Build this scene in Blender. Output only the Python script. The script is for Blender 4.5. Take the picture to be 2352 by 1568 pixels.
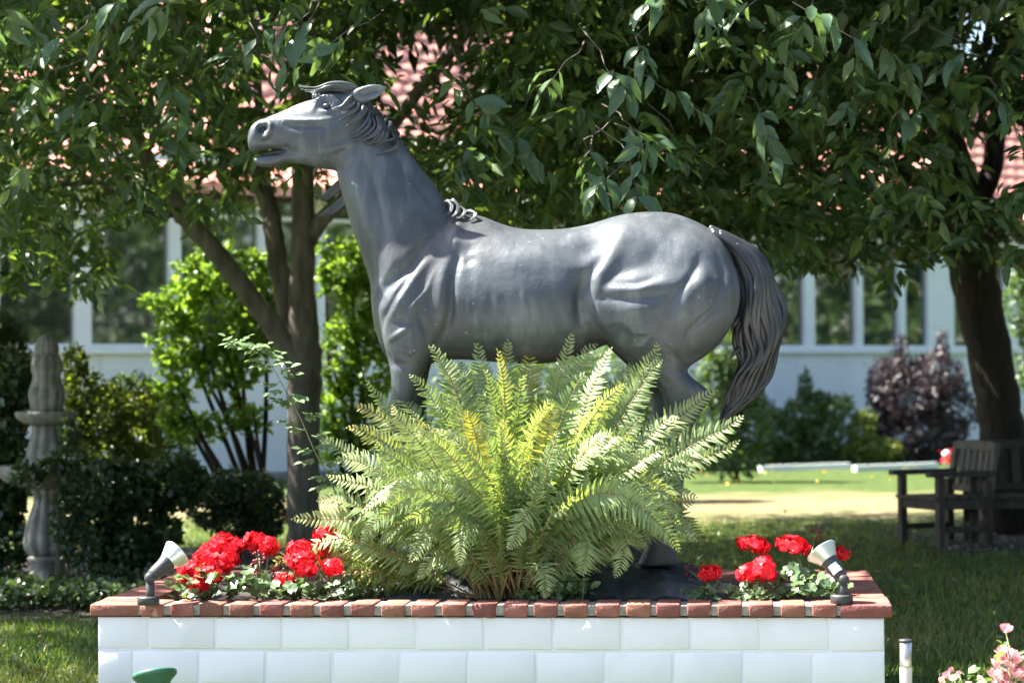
import bpy, bmesh, math, random
import numpy as np
from mathutils import Vector, Matrix

random.seed(7)
R = np.random.default_rng(11)
sc = bpy.context.scene
for o in list(bpy.data.objects):
    bpy.data.objects.remove(o)
COL = sc.collection
rad = math.radians

# ------------------------------------------------------------------ camera
F_PX = 5227.0                      # focal length in units of a 2352 px wide frame
PITCH, ROLL, EYE = rad(0.98), rad(0.5), 1.5
CF = Vector((0, math.cos(PITCH), math.sin(PITCH)))
_u0 = Vector((0, -math.sin(PITCH), math.cos(PITCH)))
_r0 = Vector((1, 0, 0))
CR = _r0 * math.cos(ROLL) - _u0 * math.sin(ROLL)
CU = _u0 * math.cos(ROLL) + _r0 * math.sin(ROLL)
CAM = Vector((0, 0, EYE))
cd = bpy.data.cameras.new('camera')
cam = bpy.data.objects.new('camera', cd)
COL.objects.link(cam)
m = Matrix.Identity(4)
for i in range(3):
    m[i][0], m[i][1], m[i][2], m[i][3] = CR[i], CU[i], -CF[i], CAM[i]
cam.matrix_world = m
cd.sensor_width = 36
cd.lens = 36 * F_PX / 2352
cd.clip_start, cd.clip_end = 0.1, 2000
cd.dof.use_dof = True
cd.dof.focus_distance = 10.4
cd.dof.aperture_fstop = 2.6
sc.camera = cam

# ------------------------------------------------------------------ light
SUN = Vector((-0.55, 0.105, 0.83)).normalized()
w = bpy.data.worlds.new('World')
sc.world = w
w.use_nodes = True
nt = w.node_tree
bg = nt.nodes['Background']
sky = nt.nodes.new('ShaderNodeTexSky')
sky.sky_type = 'NISHITA'
sky.sun_disc = False
sky.dust_density = 1.6
sky.sun_elevation = math.asin(SUN.z)
sky.sun_rotation = math.atan2(SUN.x, SUN.y)
nt.links.new(sky.outputs[0], bg.inputs[0])
bg.inputs[1].default_value = 0.065
sl = bpy.data.lights.new('sun', 'SUN')
sl.energy = 5.0
sl.angle = rad(0.5)
sl.color = (1, 0.95, 0.86)
so = bpy.data.objects.new('sun', sl)
COL.objects.link(so)
so.rotation_euler = (-SUN).to_track_quat('-Z', 'Y').to_euler()
so.location = (-10, 5, 20)
sc.view_settings.view_transform = 'Standard'
sc.view_settings.look = 'None'
sc.view_settings.gamma = 1
sc.view_settings.exposure = 2.7
sc.view_settings.use_curve_mapping = False

# ------------------------------------------------------------------ helpers
def at(px, py, Y):
    """point at depth Y on the ray through a place read off the photograph"""
    d = CF + CR * ((px - 1176) / F_PX) + CU * ((784 - py) / F_PX)
    return CAM + d * (Y / d.y)

def pxm(Y):
    return F_PX / Y

CRn, CUn, CFn = np.array(CR), np.array(CU), np.array(CF)
def project(P):
    q = P - np.array(CAM)
    z = q @ CFn
    return 1176 + F_PX * (q @ CRn) / z, 784 - F_PX * (q @ CUn) / z

def tag(o, label=None, cat=None, group=None, kind=None):
    if label: o['label'] = label
    if cat: o['category'] = cat
    if group: o['group'] = group
    if kind: o['kind'] = kind
    return o

def wloc(o):
    v = Vector((0, 0, 0))
    while o is not None:
        v = v + o.location
        o = o.parent
    return v

def thing(name, label, cat, loc, group=None):
    o = bpy.data.objects.new(name, None)
    o.empty_display_size = 0.1
    COL.objects.link(o)
    o.location = loc
    return tag(o, label, cat, group)

def part(name, me, mat=None, parent=None, loc=(0, 0, 0), rot=None, kind=None, label=None, scale=None):
    o = bpy.data.objects.new(name, me)
    COL.objects.link(o)
    if mat is not None and not me.materials:
        me.materials.append(mat)
    if parent is not None:
        o.parent = parent
        o.location = Vector(loc) - wloc(parent)
    else:
        o.location = loc
    if rot is not None:
        o.rotation_euler = rot
    if scale is not None:
        o.scale = scale if hasattr(scale, '__len__') else (scale,) * 3
    if kind: o['kind'] = kind
    if label: o['label'] = label
    return o

def mesh(name, V, Fc, smooth=False, tint=None):
    me = bpy.data.meshes.new(name)
    V = np.asarray(V, dtype=np.float32)
    if isinstance(Fc, np.ndarray):
        n, k = Fc.shape
        me.vertices.add(len(V)); me.vertices.foreach_set('co', V.ravel())
        me.loops.add(n * k); me.loops.foreach_set('vertex_index', Fc.astype(np.int32).ravel())
        me.polygons.add(n); me.polygons.foreach_set('loop_start', np.arange(0, n * k, k, dtype=np.int32))
        me.update(calc_edges=True)
    else:
        me.from_pydata([tuple(map(float, v)) for v in V], [], Fc)
    if smooth:
        me.polygons.foreach_set('use_smooth', np.ones(len(me.polygons), dtype=bool))
    if tint is not None:
        a = me.attributes.new('tint', 'FLOAT', 'POINT')
        a.data.foreach_set('value', np.asarray(tint, dtype=np.float32))
    return me

class MB:
    """collects closed shapes into one mesh"""
    def __init__(s): s.v, s.f = [], []
    def add(s, V, Fc):
        b = len(s.v)
        s.v += [tuple(map(float, p)) for p in V]
        s.f += [tuple(int(i) + b for i in f) for f in Fc]
    def box(s, c, size, M=None):
        hx, hy, hz = size[0] / 2, size[1] / 2, size[2] / 2
        V = [Vector((x, y, z)) for x in (-hx, hx) for y in (-hy, hy) for z in (-hz, hz)]
        if M is not None: V = [M @ p for p in V]
        s.add([p + Vector(c) for p in V], [(0, 1, 3, 2), (4, 6, 7, 5), (0, 4, 5, 1), (2, 3, 7, 6), (0, 2, 6, 4), (1, 5, 7, 3)])
    def tube(s, pts, radii, n=8, flat=1.0):
        pts = [Vector(p) for p in pts]
        V, Fc = [], []
        ref = Vector((0, 1, 0.05)).normalized()
        for i, p in enumerate(pts):
            t = (pts[min(i + 1, len(pts) - 1)] - pts[max(i - 1, 0)])
            t = t.normalized() if t.length > 1e-9 else Vector((0, 0, 1))
            a = ref - t * ref.dot(t)
            if a.length < 1e-3: a = Vector((1, 0, 0)) - t * t.x
            a.normalize(); b = t.cross(a)
            for k in range(n):
                th = 2 * math.pi * k / n
                V.append(p + (a * math.cos(th) * flat + b * math.sin(th)) * radii[i])
        for i in range(len(pts) - 1):
            for k in range(n):
                k2 = (k + 1) % n
                Fc.append((i * n + k, i * n + k2, (i + 1) * n + k2, (i + 1) * n + k))
        Fc.append(tuple(range(n - 1, -1, -1)))
        Fc.append(tuple(range((len(pts) - 1) * n, len(pts) * n)))
        s.add(V, Fc)
    def lathe(s, c, prof, n=24, axis=None, lobes=0, amp=0.0):
        c = Vector(c)
        q = Matrix.Identity(3) if axis is None else Vector((0, 0, 1)).rotation_difference(Vector(axis).normalized()).to_matrix()
        V, Fc = [], []
        for (r, z) in prof:
            for k in range(n):
                th = 2 * math.pi * k / n
                rr = r * (1 + amp * abs(math.sin(lobes * th / 2)) - amp * .5) if lobes else r
                V.append(c + q @ Vector((rr * math.cos(th), rr * math.sin(th), z)))
        for i in range(len(prof) - 1):
            for k in range(n):
                k2 = (k + 1) % n
                Fc.append((i * n + k, i * n + k2, (i + 1) * n + k2, (i + 1) * n + k))
        Fc.append(tuple(range(n - 1, -1, -1)))
        Fc.append(tuple(range((len(prof) - 1) * n, len(prof) * n)))
        s.add(V, Fc)
    def mesh(s, name, smooth=False):
        return mesh(name, s.v, s.f, smooth)

def crom(rows, k=4):
    A = np.array(rows, dtype=float)
    P = np.vstack([2 * A[0] - A[1], A, 2 * A[-1] - A[-2]])
    out = []
    for i in range(1, len(P) - 2):
        for j in range(k):
            t = j / k
            p0, p1, p2, p3 = P[i - 1], P[i], P[i + 1], P[i + 2]
            out.append(0.5 * (2 * p1 + (p2 - p0) * t + (2 * p0 - 5 * p1 + 4 * p2 - p3) * t * t + (3 * p1 - p0 - 3 * p2 + p3) * t ** 3))
    out.append(A[-1])
    return np.array(out)

def bevelled(name, size, b, jitter=0.0, segs=2):
    bm = bmesh.new()
    bmesh.ops.create_cube(bm, size=1)
    for v in bm.verts:
        v.co = Vector((v.co.x * size[0], v.co.y * size[1], v.co.z * size[2])) + Vector((random.uniform(-1, 1), random.uniform(-1, 1), random.uniform(-1, 1))) * jitter
    bmesh.ops.bevel(bm, geom=bm.edges[:], offset=b, segments=segs, affect='EDGES', profile=0.5)
    me = bpy.data.meshes.new(name)
    bm.to_mesh(me); bm.free()
    me.polygons.foreach_set('use_smooth', np.ones(len(me.polygons), dtype=bool))
    return me

# ------------------------------------------------------------------ materials
def new_mat(name):
    mt = bpy.data.materials.new(name)
    mt.use_nodes = True
    return mt, mt.node_tree, mt.node_tree.nodes['Principled BSDF']

def pbr(name, c1, c2=None, rough=0.6, metal=0.0, scale=6.0, detail=6, lo=0.35, hi=0.65, bump=0.0, bscale=40.0,
        rand=0.0, spec=0.5, c3=None, s3=20.0, t3=0.62, coords='Object', stretch=None):
    mt, t, b = new_mat(name)
    N, L = t.nodes.new, t.links.new
    b.inputs['Roughness'].default_value = rough
    b.inputs['Metallic'].default_value = metal
    b.inputs['Specular IOR Level'].default_value = spec
    tc = N('ShaderNodeTexCoord')
    vec = tc.outputs[coords]
    if stretch:
        mp = N('ShaderNodeMapping'); mp.inputs['Scale'].default_value = stretch
        L(vec, mp.inputs[0]); vec = mp.outputs[0]
    if rand:
        oi = N('ShaderNodeObjectInfo')
        ad = N('ShaderNodeVectorMath'); ad.operation = 'ADD'
        mu = N('ShaderNodeMath'); mu.operation = 'MULTIPLY'; mu.inputs[1].default_value = 37
        L(oi.outputs['Random'], mu.inputs[0]); L(vec, ad.inputs[0]); L(mu.outputs[0], ad.inputs[1]); vec = ad.outputs[0]
    no = N('ShaderNodeTexNoise'); no.inputs['Scale'].default_value = scale; no.inputs['Detail'].default_value = detail
    L(vec, no.inputs['Vector'])
    rp = N('ShaderNodeValToRGB')
    rp.color_ramp.elements[0].position, rp.color_ramp.elements[1].position = lo, hi
    rp.color_ramp.elements[0].color = (*c1, 1)
    rp.color_ramp.elements[1].color = (*(c2 or c1), 1)
    L(no.outputs['Fac'], rp.inputs[0])
    col = rp.outputs[0]
    if c3:
        n3 = N('ShaderNodeTexNoise'); n3.inputs['Scale'].default_value = s3; n3.inputs['Detail'].default_value = 5
        L(vec, n3.inputs['Vector'])
        r3 = N('ShaderNodeValToRGB')
        r3.color_ramp.elements[0].position, r3.color_ramp.elements[1].position = t3, t3 + 0.08
        L(n3.outputs['Fac'], r3.inputs[0])
        mx = N('ShaderNodeMixRGB'); mx.inputs[2].default_value = (*c3, 1)
        L(r3.outputs[0], mx.inputs[0]); L(col, mx.inputs[1]); col = mx.outputs[0]
    if rand:
        hs = N('ShaderNodeHueSaturation')
        m1 = N('ShaderNodeMapRange'); m1.inputs[3].default_value, m1.inputs[4].default_value = 1 - rand, 1 + rand
        L(oi.outputs['Random'], m1.inputs[0]); L(m1.outputs[0], hs.inputs['Value'])
        w2 = N('ShaderNodeTexWhiteNoise'); w2.noise_dimensions = '1D'; L(oi.outputs['Random'], w2.inputs['W'])
        m2 = N('ShaderNodeMapRange'); m2.inputs[3].default_value, m2.inputs[4].default_value = 0.5 - rand * .05, 0.5 + rand * .05
        L(w2.outputs['Value'], m2.inputs[0]); L(m2.outputs[0], hs.inputs['Hue'])
        L(col, hs.inputs['Color']); col = hs.outputs[0]
    L(col, b.inputs['Base Color'])
    if bump:
        nb = N('ShaderNodeTexNoise'); nb.inputs['Scale'].default_value = bscale; nb.inputs['Detail'].default_value = 6
        L(vec, nb.inputs['Vector'])
        bp = N('ShaderNodeBump'); bp.inputs['Strength'].default_value = bump; bp.inputs['Distance'].default_value = 0.02
        L(nb.outputs['Fac'], bp.inputs['Height']); L(bp.outputs[0], b.inputs['Normal'])
    return mt

def leafmat(name, ca, cb, trans=0.35, tcol=None, rough=0.38, spec=0.5, cc=None):
    """leaf: colour runs ca -> cb (-> cc) with the leaf's own tint, some light passes through"""
    mt, t, b = new_mat(name)
    N, L = t.nodes.new, t.links.new
    at_ = N('ShaderNodeAttribute'); at_.attribute_name = 'tint'
    oi = N('ShaderNodeObjectInfo')
    mu = N('ShaderNodeMath'); mu.operation = 'MULTIPLY_ADD'; mu.inputs[1].default_value = 0.45; mu.inputs[2].default_value = 0
    L(oi.outputs['Random'], mu.inputs[0])
    ad = N('ShaderNodeMath'); ad.operation = 'ADD'; L(at_.outputs['Fac'], ad.inputs[0]); L(mu.outputs[0], ad.inputs[1])
    rp = N('ShaderNodeValToRGB')
    rp.color_ramp.elements[0].color = (*ca, 1); rp.color_ramp.elements[1].color = (*cb, 1)
    if cc:
        rp.color_ramp.elements[1].position = 0.7
        e = rp.color_ramp.elements.new(1.0); e.color = (*cc, 1)
    L(ad.outputs[0], rp.inputs[0])
    tc = N('ShaderNodeTexCoord'); no = N('ShaderNodeTexNoise'); no.inputs['Scale'].default_value = 14
    L(tc.outputs['Object'], no.inputs['Vector'])
    hs = N('ShaderNodeHueSaturation')
    mr = N('ShaderNodeMapRange'); mr.inputs[3].default_value, mr.inputs[4].default_value = 0.75, 1.25
    L(no.outputs['Fac'], mr.inputs[0]); L(mr.outputs[0], hs.inputs['Value']); L(rp.outputs[0], hs.inputs['Color'])
    L(hs.outputs[0], b.inputs['Base Color'])
    b.inputs['Roughness'].default_value = rough
    b.inputs['Specular IOR Level'].default_value = spec
    tr = N('ShaderNodeBsdfTranslucent')
    mx = N('ShaderNodeMixRGB'); mx.blend_type = 'MULTIPLY'; mx.inputs[0].default_value = 1
    mx.inputs[2].default_value = (*(tcol or (1.9, 1.9, 0.7)), 1)
    L(hs.outputs[0], mx.inputs[1]); L(mx.outputs[0], tr.inputs[0])
    ms = N('ShaderNodeMixShader'); ms.inputs[0].default_value = trans
    L(b.outputs[0], ms.inputs[1]); L(tr.outputs[0], ms.inputs[2])
    L(ms.outputs[0], t.nodes['Material Output'].inputs[0])
    return mt

M = {}
def bronzemat(name, c_lo, c_hi, streak, brown, rough):
    mt, t, b = new_mat(name)
    N, L = t.nodes.new, t.links.new
    tc = N('ShaderNodeTexCoord')
    def noise(sc_, det=6, st=None, ro=.55):
        n = N('ShaderNodeTexNoise'); n.inputs['Scale'].default_value = sc_; n.inputs['Detail'].default_value = det; n.inputs['Roughness'].default_value = ro
        v = tc.outputs['Object']
        if st:
            mp = N('ShaderNodeMapping'); mp.inputs['Scale'].default_value = st; L(v, mp.inputs[0]); v = mp.outputs[0]
        L(v, n.inputs['Vector']); return n.outputs['Fac']
    def ramp(f, p0, p1, c0=(0, 0, 0), c1=(1, 1, 1)):
        r = N('ShaderNodeValToRGB'); r.color_ramp.elements[0].position, r.color_ramp.elements[1].position = p0, p1
        r.color_ramp.elements[0].color, r.color_ramp.elements[1].color = (*c0, 1), (*c1, 1)
        L(f, r.inputs[0]); return r.outputs[0]
    def mix(f, a_, c, k=1.0):
        m_ = N('ShaderNodeMixRGB'); m_.inputs[2].default_value = (*c, 1)
        if k < 1:
            mu = N('ShaderNodeMath'); mu.operation = 'MULTIPLY'; mu.inputs[1].default_value = k; L(f, mu.inputs[0]); f = mu.outputs[0]
        L(f, m_.inputs[0]); L(a_, m_.inputs[1]); return m_.outputs[0]
    col = ramp(noise(2.4, 8, ro=.65), .33, .68, c_lo, c_hi)
    col = mix(ramp(noise(9, 5, (1.4, 1.4, .16)), .5, .72), col, streak, .55)      # rain streaks
    col = mix(ramp(noise(1.7, 4), .55, .75), col, brown, .6)
    col = mix(ramp(noise(24, 3), .70, .74), col, (.19, .32, .30), .8)              # verdigris flecks
    col = mix(ramp(noise(46, 2), .765, .79), col, (.36, .37, .37), .6)             # pale droppings and scratches
    L(col, b.inputs['Base Color'])
    b.inputs['Metallic'].default_value = .35
    b.inputs['Specular IOR Level'].default_value = .35
    rr = N('ShaderNodeMapRange'); rr.inputs[3].default_value, rr.inputs[4].default_value = rough - .08, rough + .12
    L(noise(6, 6), rr.inputs[0]); L(rr.outputs[0], b.inputs['Roughness'])
    bp = N('ShaderNodeBump'); bp.inputs['Strength'].default_value = .09; bp.inputs['Distance'].default_value = .02
    L(noise(38, 6), bp.inputs['Height']); L(bp.outputs[0], b.inputs['Normal'])
    return mt
M['bronze'] = bronzemat('bronze_patina', (0.045, 0.053, 0.063), (0.102, 0.113, 0.124), (0.16, 0.172, 0.186), (0.066, 0.058, 0.053), .46)
M['bronze_dark'] = pbr('bronze_hair', (0.026, 0.028, 0.033), (0.055, 0.056, 0.06), rough=0.4, metal=0.3, scale=7)
M['bronze_base'] = pbr('bronze_ground', (0.045, 0.048, 0.053), (0.13, 0.13, 0.135), rough=0.5, metal=.3, scale=6, bump=.5, bscale=14)
M['hole'] = pbr('hollow_shade', (0.012, 0.012, 0.014), rough=.6)  # near-black that stands for shade inside mouth and nostrils
M['brick'] = pbr('red_brick', (0.20, 0.06, 0.043), (0.29, 0.115, 0.085), rough=.8, scale=9, bump=.25, bscale=70, rand=.22, c3=(.40, .28, .25), s3=18, t3=.66)
M['mortar'] = pbr('mortar', (0.20, 0.18, 0.15), (0.34, 0.31, 0.27), rough=.9, scale=30, bump=.4, bscale=80)
M['white_block'] = pbr('white_painted_block', (0.865, 0.83, 0.895), (0.895, 0.86, 0.925), rough=.8, scale=5, bump=.12, bscale=25, rand=.025, c3=(.84, .805, .85), s3=2.6, t3=.56)
M['white_joint'] = pbr('white_painted_joint', (0.84, 0.805, 0.86), (0.875, 0.84, 0.90), rough=.7, scale=14, bump=.3, bscale=50)
M['soil'] = pbr('soil', (0.018, 0.014, 0.011), (0.055, 0.042, 0.032), rough=.95, scale=18, bump=.8, bscale=30)
M['bark'] = pbr('walnut_bark', (0.085, 0.072, 0.056), (0.19, 0.17, 0.14), rough=.85, scale=5, bump=.6, bscale=22, stretch=(3, 3, .6))
M['bark_dark'] = pbr('dark_bark', (0.016, 0.013, 0.011), (0.05, 0.035, 0.028), rough=.9, scale=7, bump=.9, bscale=20, stretch=(3, 3, .5))
M['twig'] = pbr('twig', (0.05, 0.04, 0.03), (0.1, 0.08, 0.06), rough=.8, scale=8)
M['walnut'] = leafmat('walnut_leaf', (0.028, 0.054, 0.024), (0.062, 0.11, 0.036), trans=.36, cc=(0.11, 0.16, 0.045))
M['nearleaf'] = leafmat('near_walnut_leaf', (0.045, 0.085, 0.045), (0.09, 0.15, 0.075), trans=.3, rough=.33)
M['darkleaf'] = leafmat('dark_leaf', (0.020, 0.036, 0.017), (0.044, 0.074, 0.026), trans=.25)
M['bright'] = leafmat('bright_shrub_leaf', (0.09, 0.16, 0.035), (0.17, 0.27, 0.06), trans=.45)
M['yellowleaf'] = leafmat('yellow_green_leaf', (0.08, 0.12, 0.03), (0.17, 0.21, 0.045), trans=.4)
M['midleaf'] = leafmat('mid_leaf', (0.04, 0.075, 0.03), (0.085, 0.14, 0.045), trans=.3)
M['ivy'] = leafmat('ivy_leaf', (0.028, 0.05, 0.024), (0.07, 0.11, 0.045), trans=.18, rough=.3)
M['purple'] = leafmat('barberry_leaf', (0.028, 0.021, 0.026), (0.065, 0.046, 0.052), trans=.2, tcol=(1.4, 1, 1.1))
M['geranium_leaf'] = leafmat('geranium_leaf', (0.06, 0.11, 0.052), (0.125, 0.19, 0.085), trans=.25)
M['rose_leaf'] = leafmat('rose_leaf', (0.09, 0.15, 0.07), (0.16, 0.23, 0.11), trans=.3)
M['herb'] = leafmat('herb_leaf', (0.10, 0.17, 0.05), (0.19, 0.27, 0.08), trans=.35)
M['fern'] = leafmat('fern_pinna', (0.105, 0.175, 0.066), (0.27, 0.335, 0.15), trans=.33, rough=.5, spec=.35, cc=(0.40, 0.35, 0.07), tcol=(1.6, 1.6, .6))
M['fern_stem'] = pbr('fern_stem', (0.20, 0.11, 0.04), (0.25, 0.2, 0.07), rough=.6, scale=8)
M['red'] = leafmat('geranium_petal', (0.46, 0.006, 0.012), (0.78, 0.022, 0.04), trans=.32, tcol=(1.2, .8, .8), rough=.5, spec=.25)
M['redbud'] = leafmat('geranium_bud', (0.12, 0.015, 0.02), (0.22, 0.03, 0.035), trans=.1)
M['pink'] = leafmat('pink_petal', (0.70, 0.23, 0.29), (0.80, 0.42, 0.46), trans=.3, tcol=(1.1, 1, 1), rough=.5)
M['peach'] = leafmat('peach_petal', (0.75, 0.45, 0.36), (0.8, 0.62, 0.5), trans=.3, tcol=(1.1, 1, 1), rough=.5)
M['yellow'] = leafmat('dandelion', (0.7, 0.45, 0.02), (0.8, 0.6, 0.05), trans=.2, tcol=(1, 1, 1))
M['stem'] = pbr('green_stem', (0.10, 0.14, 0.04), (0.16, 0.18, 0.07), rough=.6)
M['grassblade'] = leafmat('grass_blade', (0.035, 0.075, 0.016), (0.085, 0.145, 0.03), trans=.3, cc=(0.22, 0.22, 0.08))
M['stone'] = pbr('cast_stone', (0.15, 0.142, 0.125), (0.29, 0.275, 0.245), rough=.85, scale=9, bump=.4, bscale=40, c3=(.13, .13, .11), s3=7, t3=.58)
M['black_plastic'] = pbr('black_plastic', (0.028, 0.029, 0.032), (0.045, 0.046, 0.05), rough=.5, scale=15, bump=.08, bscale=80)
M['silver'] = pbr('silver_reflector', (0.62, 0.63, 0.64), (0.72, 0.72, 0.72), rough=.34, metal=.7, scale=4)
M['white_plastic'] = pbr('white_sticker', (0.8, 0.8, 0.8), rough=.5)
M['green_plastic'] = pbr('green_plastic', (0.02, 0.085, 0.055), (0.035, 0.12, 0.08), rough=.42, scale=12)
M['lamp_glass'] = pbr('lamp_glass', (0.45, 0.42, 0.33), (0.5, 0.5, 0.45), rough=.15)
M['clear_plastic'] = pbr('ribbed_clear_plastic', (0.62, 0.55, 0.52), (0.75, 0.7, 0.66), rough=.2, scale=8)
M['steel'] = pbr('stainless_steel', (0.55, 0.52, 0.49), (0.7, 0.66, 0.62), rough=.3, metal=.9, scale=10)
M['wood_dark'] = pbr('weathered_wood_dark', (0.045, 0.034, 0.027), (0.095, 0.074, 0.06), rough=.8, scale=5, bump=.4, bscale=30, stretch=(6, 6, 1), rand=.15)
M['wood_grey'] = pbr('weathered_wood_grey', (0.11, 0.10, 0.088), (0.19, 0.175, 0.155), rough=.8, scale=5, bump=.4, bscale=30, stretch=(6, 6, 1), rand=.15)
M['wall_white'] = pbr('white_cladding', (0.66, 0.68, 0.70), (0.74, 0.75, 0.77), rough=.6, scale=1.2, rand=.03)
M['frame_white'] = pbr('white_frame', (0.72, 0.74, 0.77), (0.78, 0.79, 0.81), rough=.4, scale=3)
M['tile'] = pbr('clay_roof_tile', (0.56, 0.21, 0.155), (0.68, 0.32, 0.25), rough=.75, scale=4, bump=.2, bscale=30, rand=.12)
M['interior'] = pbr('dark_interior', (0.03, 0.032, 0.03), (0.05, 0.055, 0.05), rough=.9)
def glassmat():
    mt, t, b = new_mat('window_glass')
    b.inputs['Base Color'].default_value = (0.018, 0.024, 0.02, 1)
    b.inputs['Roughness'].default_value = 0.03
    b.inputs['Specular IOR Level'].default_value = 1.0
    b.inputs['IOR'].default_value = 1.9
    return mt
M['glass'] = glassmat()

def lawnmat():
    mt, t, b = new_mat('lawn_turf')
    N, L = t.nodes.new, t.links.new
    tc = N('ShaderNodeTexCoord')
    def noise(s, d=5):
        n = N('ShaderNodeTexNoise'); n.inputs['Scale'].default_value = s; n.inputs['Detail'].default_value = d
        L(tc.outputs['Object'], n.inputs['Vector']); return n.outputs['Fac']
    g = N('ShaderNodeValToRGB')
    g.color_ramp.elements[0].position, g.color_ramp.elements[1].position = .35, .7
    g.color_ramp.elements[0].color = (0.032, 0.056, 0.014, 1); g.color_ramp.elements[1].color = (0.075, 0.105, 0.028, 1)
    L(noise(7, 8), g.inputs[0])
    # worn, dry strip of the lawn where people walk past the beds
    sp = N('ShaderNodeSeparateXYZ'); L(tc.outputs['Object'], sp.inputs[0])
    d1 = N('ShaderNodeMath'); d1.operation = 'SUBTRACT'; d1.inputs[1].default_value = 27.0; L(sp.outputs['Y'], d1.inputs[0])
    d2 = N('ShaderNodeMath'); d2.operation = 'ABSOLUTE'; L(d1.outputs[0], d2.inputs[0])
    d3 = N('ShaderNodeMapRange'); d3.inputs[1].default_value = 4.6; d3.inputs[2].default_value = 0.5; L(d2.outputs[0], d3.inputs[0])
    ad = N('ShaderNodeMath'); ad.operation = 'ADD'; L(d3.outputs[0], ad.inputs[0])
    n2 = N('ShaderNodeMath'); n2.operation = 'MULTIPLY_ADD'; n2.inputs[1].default_value = 1.6; n2.inputs[2].default_value = -.8
    L(noise(1.1, 7), n2.inputs[0]); L(n2.outputs[0], ad.inputs[1])
    rp = N('ShaderNodeValToRGB'); rp.color_ramp.elements[0].position, rp.color_ramp.elements[1].position = .2, .85
    L(ad.outputs[0], rp.inputs[0])
    dr = N('ShaderNodeValToRGB')
    dr.color_ramp.elements[0].color = (0.10, 0.105, 0.035, 1); dr.color_ramp.elements[1].color = (0.235, 0.18, 0.115, 1)
    L(noise(3, 8), dr.inputs[0])
    mx = N('ShaderNodeMixRGB'); L(rp.outputs[0], mx.inputs[0]); L(g.outputs[0], mx.inputs[1]); L(dr.outputs[0], mx.inputs[2])
    L(mx.outputs[0], b.inputs['Base Color'])
    b.inputs['Roughness'].default_value = .95
    b.inputs['Specular IOR Level'].default_value = .1
    bp = N('ShaderNodeBump'); bp.inputs['Strength'].default_value = .8; bp.inputs['Distance'].default_value = .03
    L(noise(45, 4), bp.inputs['Height']); L(bp.outputs[0], b.inputs['Normal'])
    return mt
M['lawn'] = lawnmat()

# ------------------------------------------------------------------ leaves
T8 = (np.array([(0, 0, 0), (-.42, .25, .05), (-.5, .5, .07), (-.28, .8, .03), (0, 1, -.06), (.28, .8, .03), (.5, .5, .07), (.42, .25, .05), (0, .25, 0), (0, .5, 0), (0, .8, -.02)]),
      np.array([(0, 8, 1), (1, 8, 9), (1, 9, 2), (2, 9, 10), (2, 10, 3), (3, 10, 4), (0, 7, 8), (7, 9, 8), (7, 6, 9), (6, 10, 9), (6, 5, 10), (5, 4, 10)]))
T4 = (np.array([(0, 0, 0), (-.5, .38, .08), (-.3, .75, .05), (0, 1, -.05), (.3, .75, .05), (.5, .38, .08)]),
      np.array([(0, 3, 2), (0, 2, 1), (0, 4, 3), (0, 5, 4)]))
T2 = (np.array([(0, 0, 0), (-.5, .45, .1), (0, 1, -.04), (.5, .45, .1)]), np.array([(0, 2, 1), (0, 3, 2)]))

def norm(v):
    return v / np.maximum(np.linalg.norm(v, axis=1, keepdims=True), 1e-9)

def scatter(name, P, A, N_, L_, wr, tpl, tint=None):
    P, A = np.asarray(P, float), norm(np.asarray(A, float))
    n = len(P)
    S = norm(np.cross(A, N_)); N2 = np.cross(S, A)
    tv, tf = tpl
    L_ = np.broadcast_to(L_, (n,))
    V = P[:, None, :] + L_[:, None, None] * (tv[None, :, 0, None] * wr * S[:, None, :] + tv[None, :, 1, None] * A[:, None, :] + tv[None, :, 2, None] * N2[:, None, :])
    Fc = (tf[None] + (np.arange(n) * len(tv))[:, None, None]).reshape(-1, 3)
    if tint is None: tint = R.random(n)
    return mesh(name, V.reshape(-1, 3), Fc, tint=np.repeat(tint, len(tv)))

def rdir(n):
    return norm(R.normal(size=(n, 3)))

def sprigs(C, nl, size, droop=.5, dirs=None):
    """compound leaves: nl leaflets along a twig at each point of C"""
    n = len(C)
    D = rdir(n) if dirs is None else dirs
    D = norm(D * np.array([1, 1, .5]) + np.array([0, 0, -droop * .5]))
    up = norm(R.normal(size=(n, 3)) * .5 + np.array([0, 0, 1]))
    S = norm(np.cross(D, up))
    P, A, Nn, Ls = [], [], [], []
    half = (nl - 1) // 2
    for k in range(nl):
        if k == nl - 1:
            t, side = 1.0, np.zeros((n, 1))
        else:
            t, side = .3 + .6 * (k // 2) / max(half, 1), np.full((n, 1), 1 if k % 2 else -1)
        sz = size * R.uniform(.65, 1.2, n)
        P.append(C + D * (t * size * 1.6) + R.normal(size=(n, 3)) * size * .06 + np.array([0, 0, -1]) * droop * size * t * t * .6)
        A.append(D * (.55 if k < nl - 1 else 1) + S * side * .9 + np.array([0, 0, -droop]) + R.normal(size=(n, 3)) * .22)
        Nn.append(up + R.normal(size=(n, 3)) * .45)
        Ls.append(sz)
    return np.vstack(P), np.vstack(A), np.vstack(Nn), np.concatenate(Ls)

def inpoly(x, y, poly):
    r = np.zeros(len(x), bool)
    j = len(poly) - 1
    for i in range(len(poly)):
        xi, yi = poly[i]; xj, yj = poly[j]
        c = ((yi > y) != (yj > y)) & (x < (xj - xi) * (y - yi) / (yj - yi + 1e-9) + xi)
        r ^= c; j = i
    return r

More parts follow.
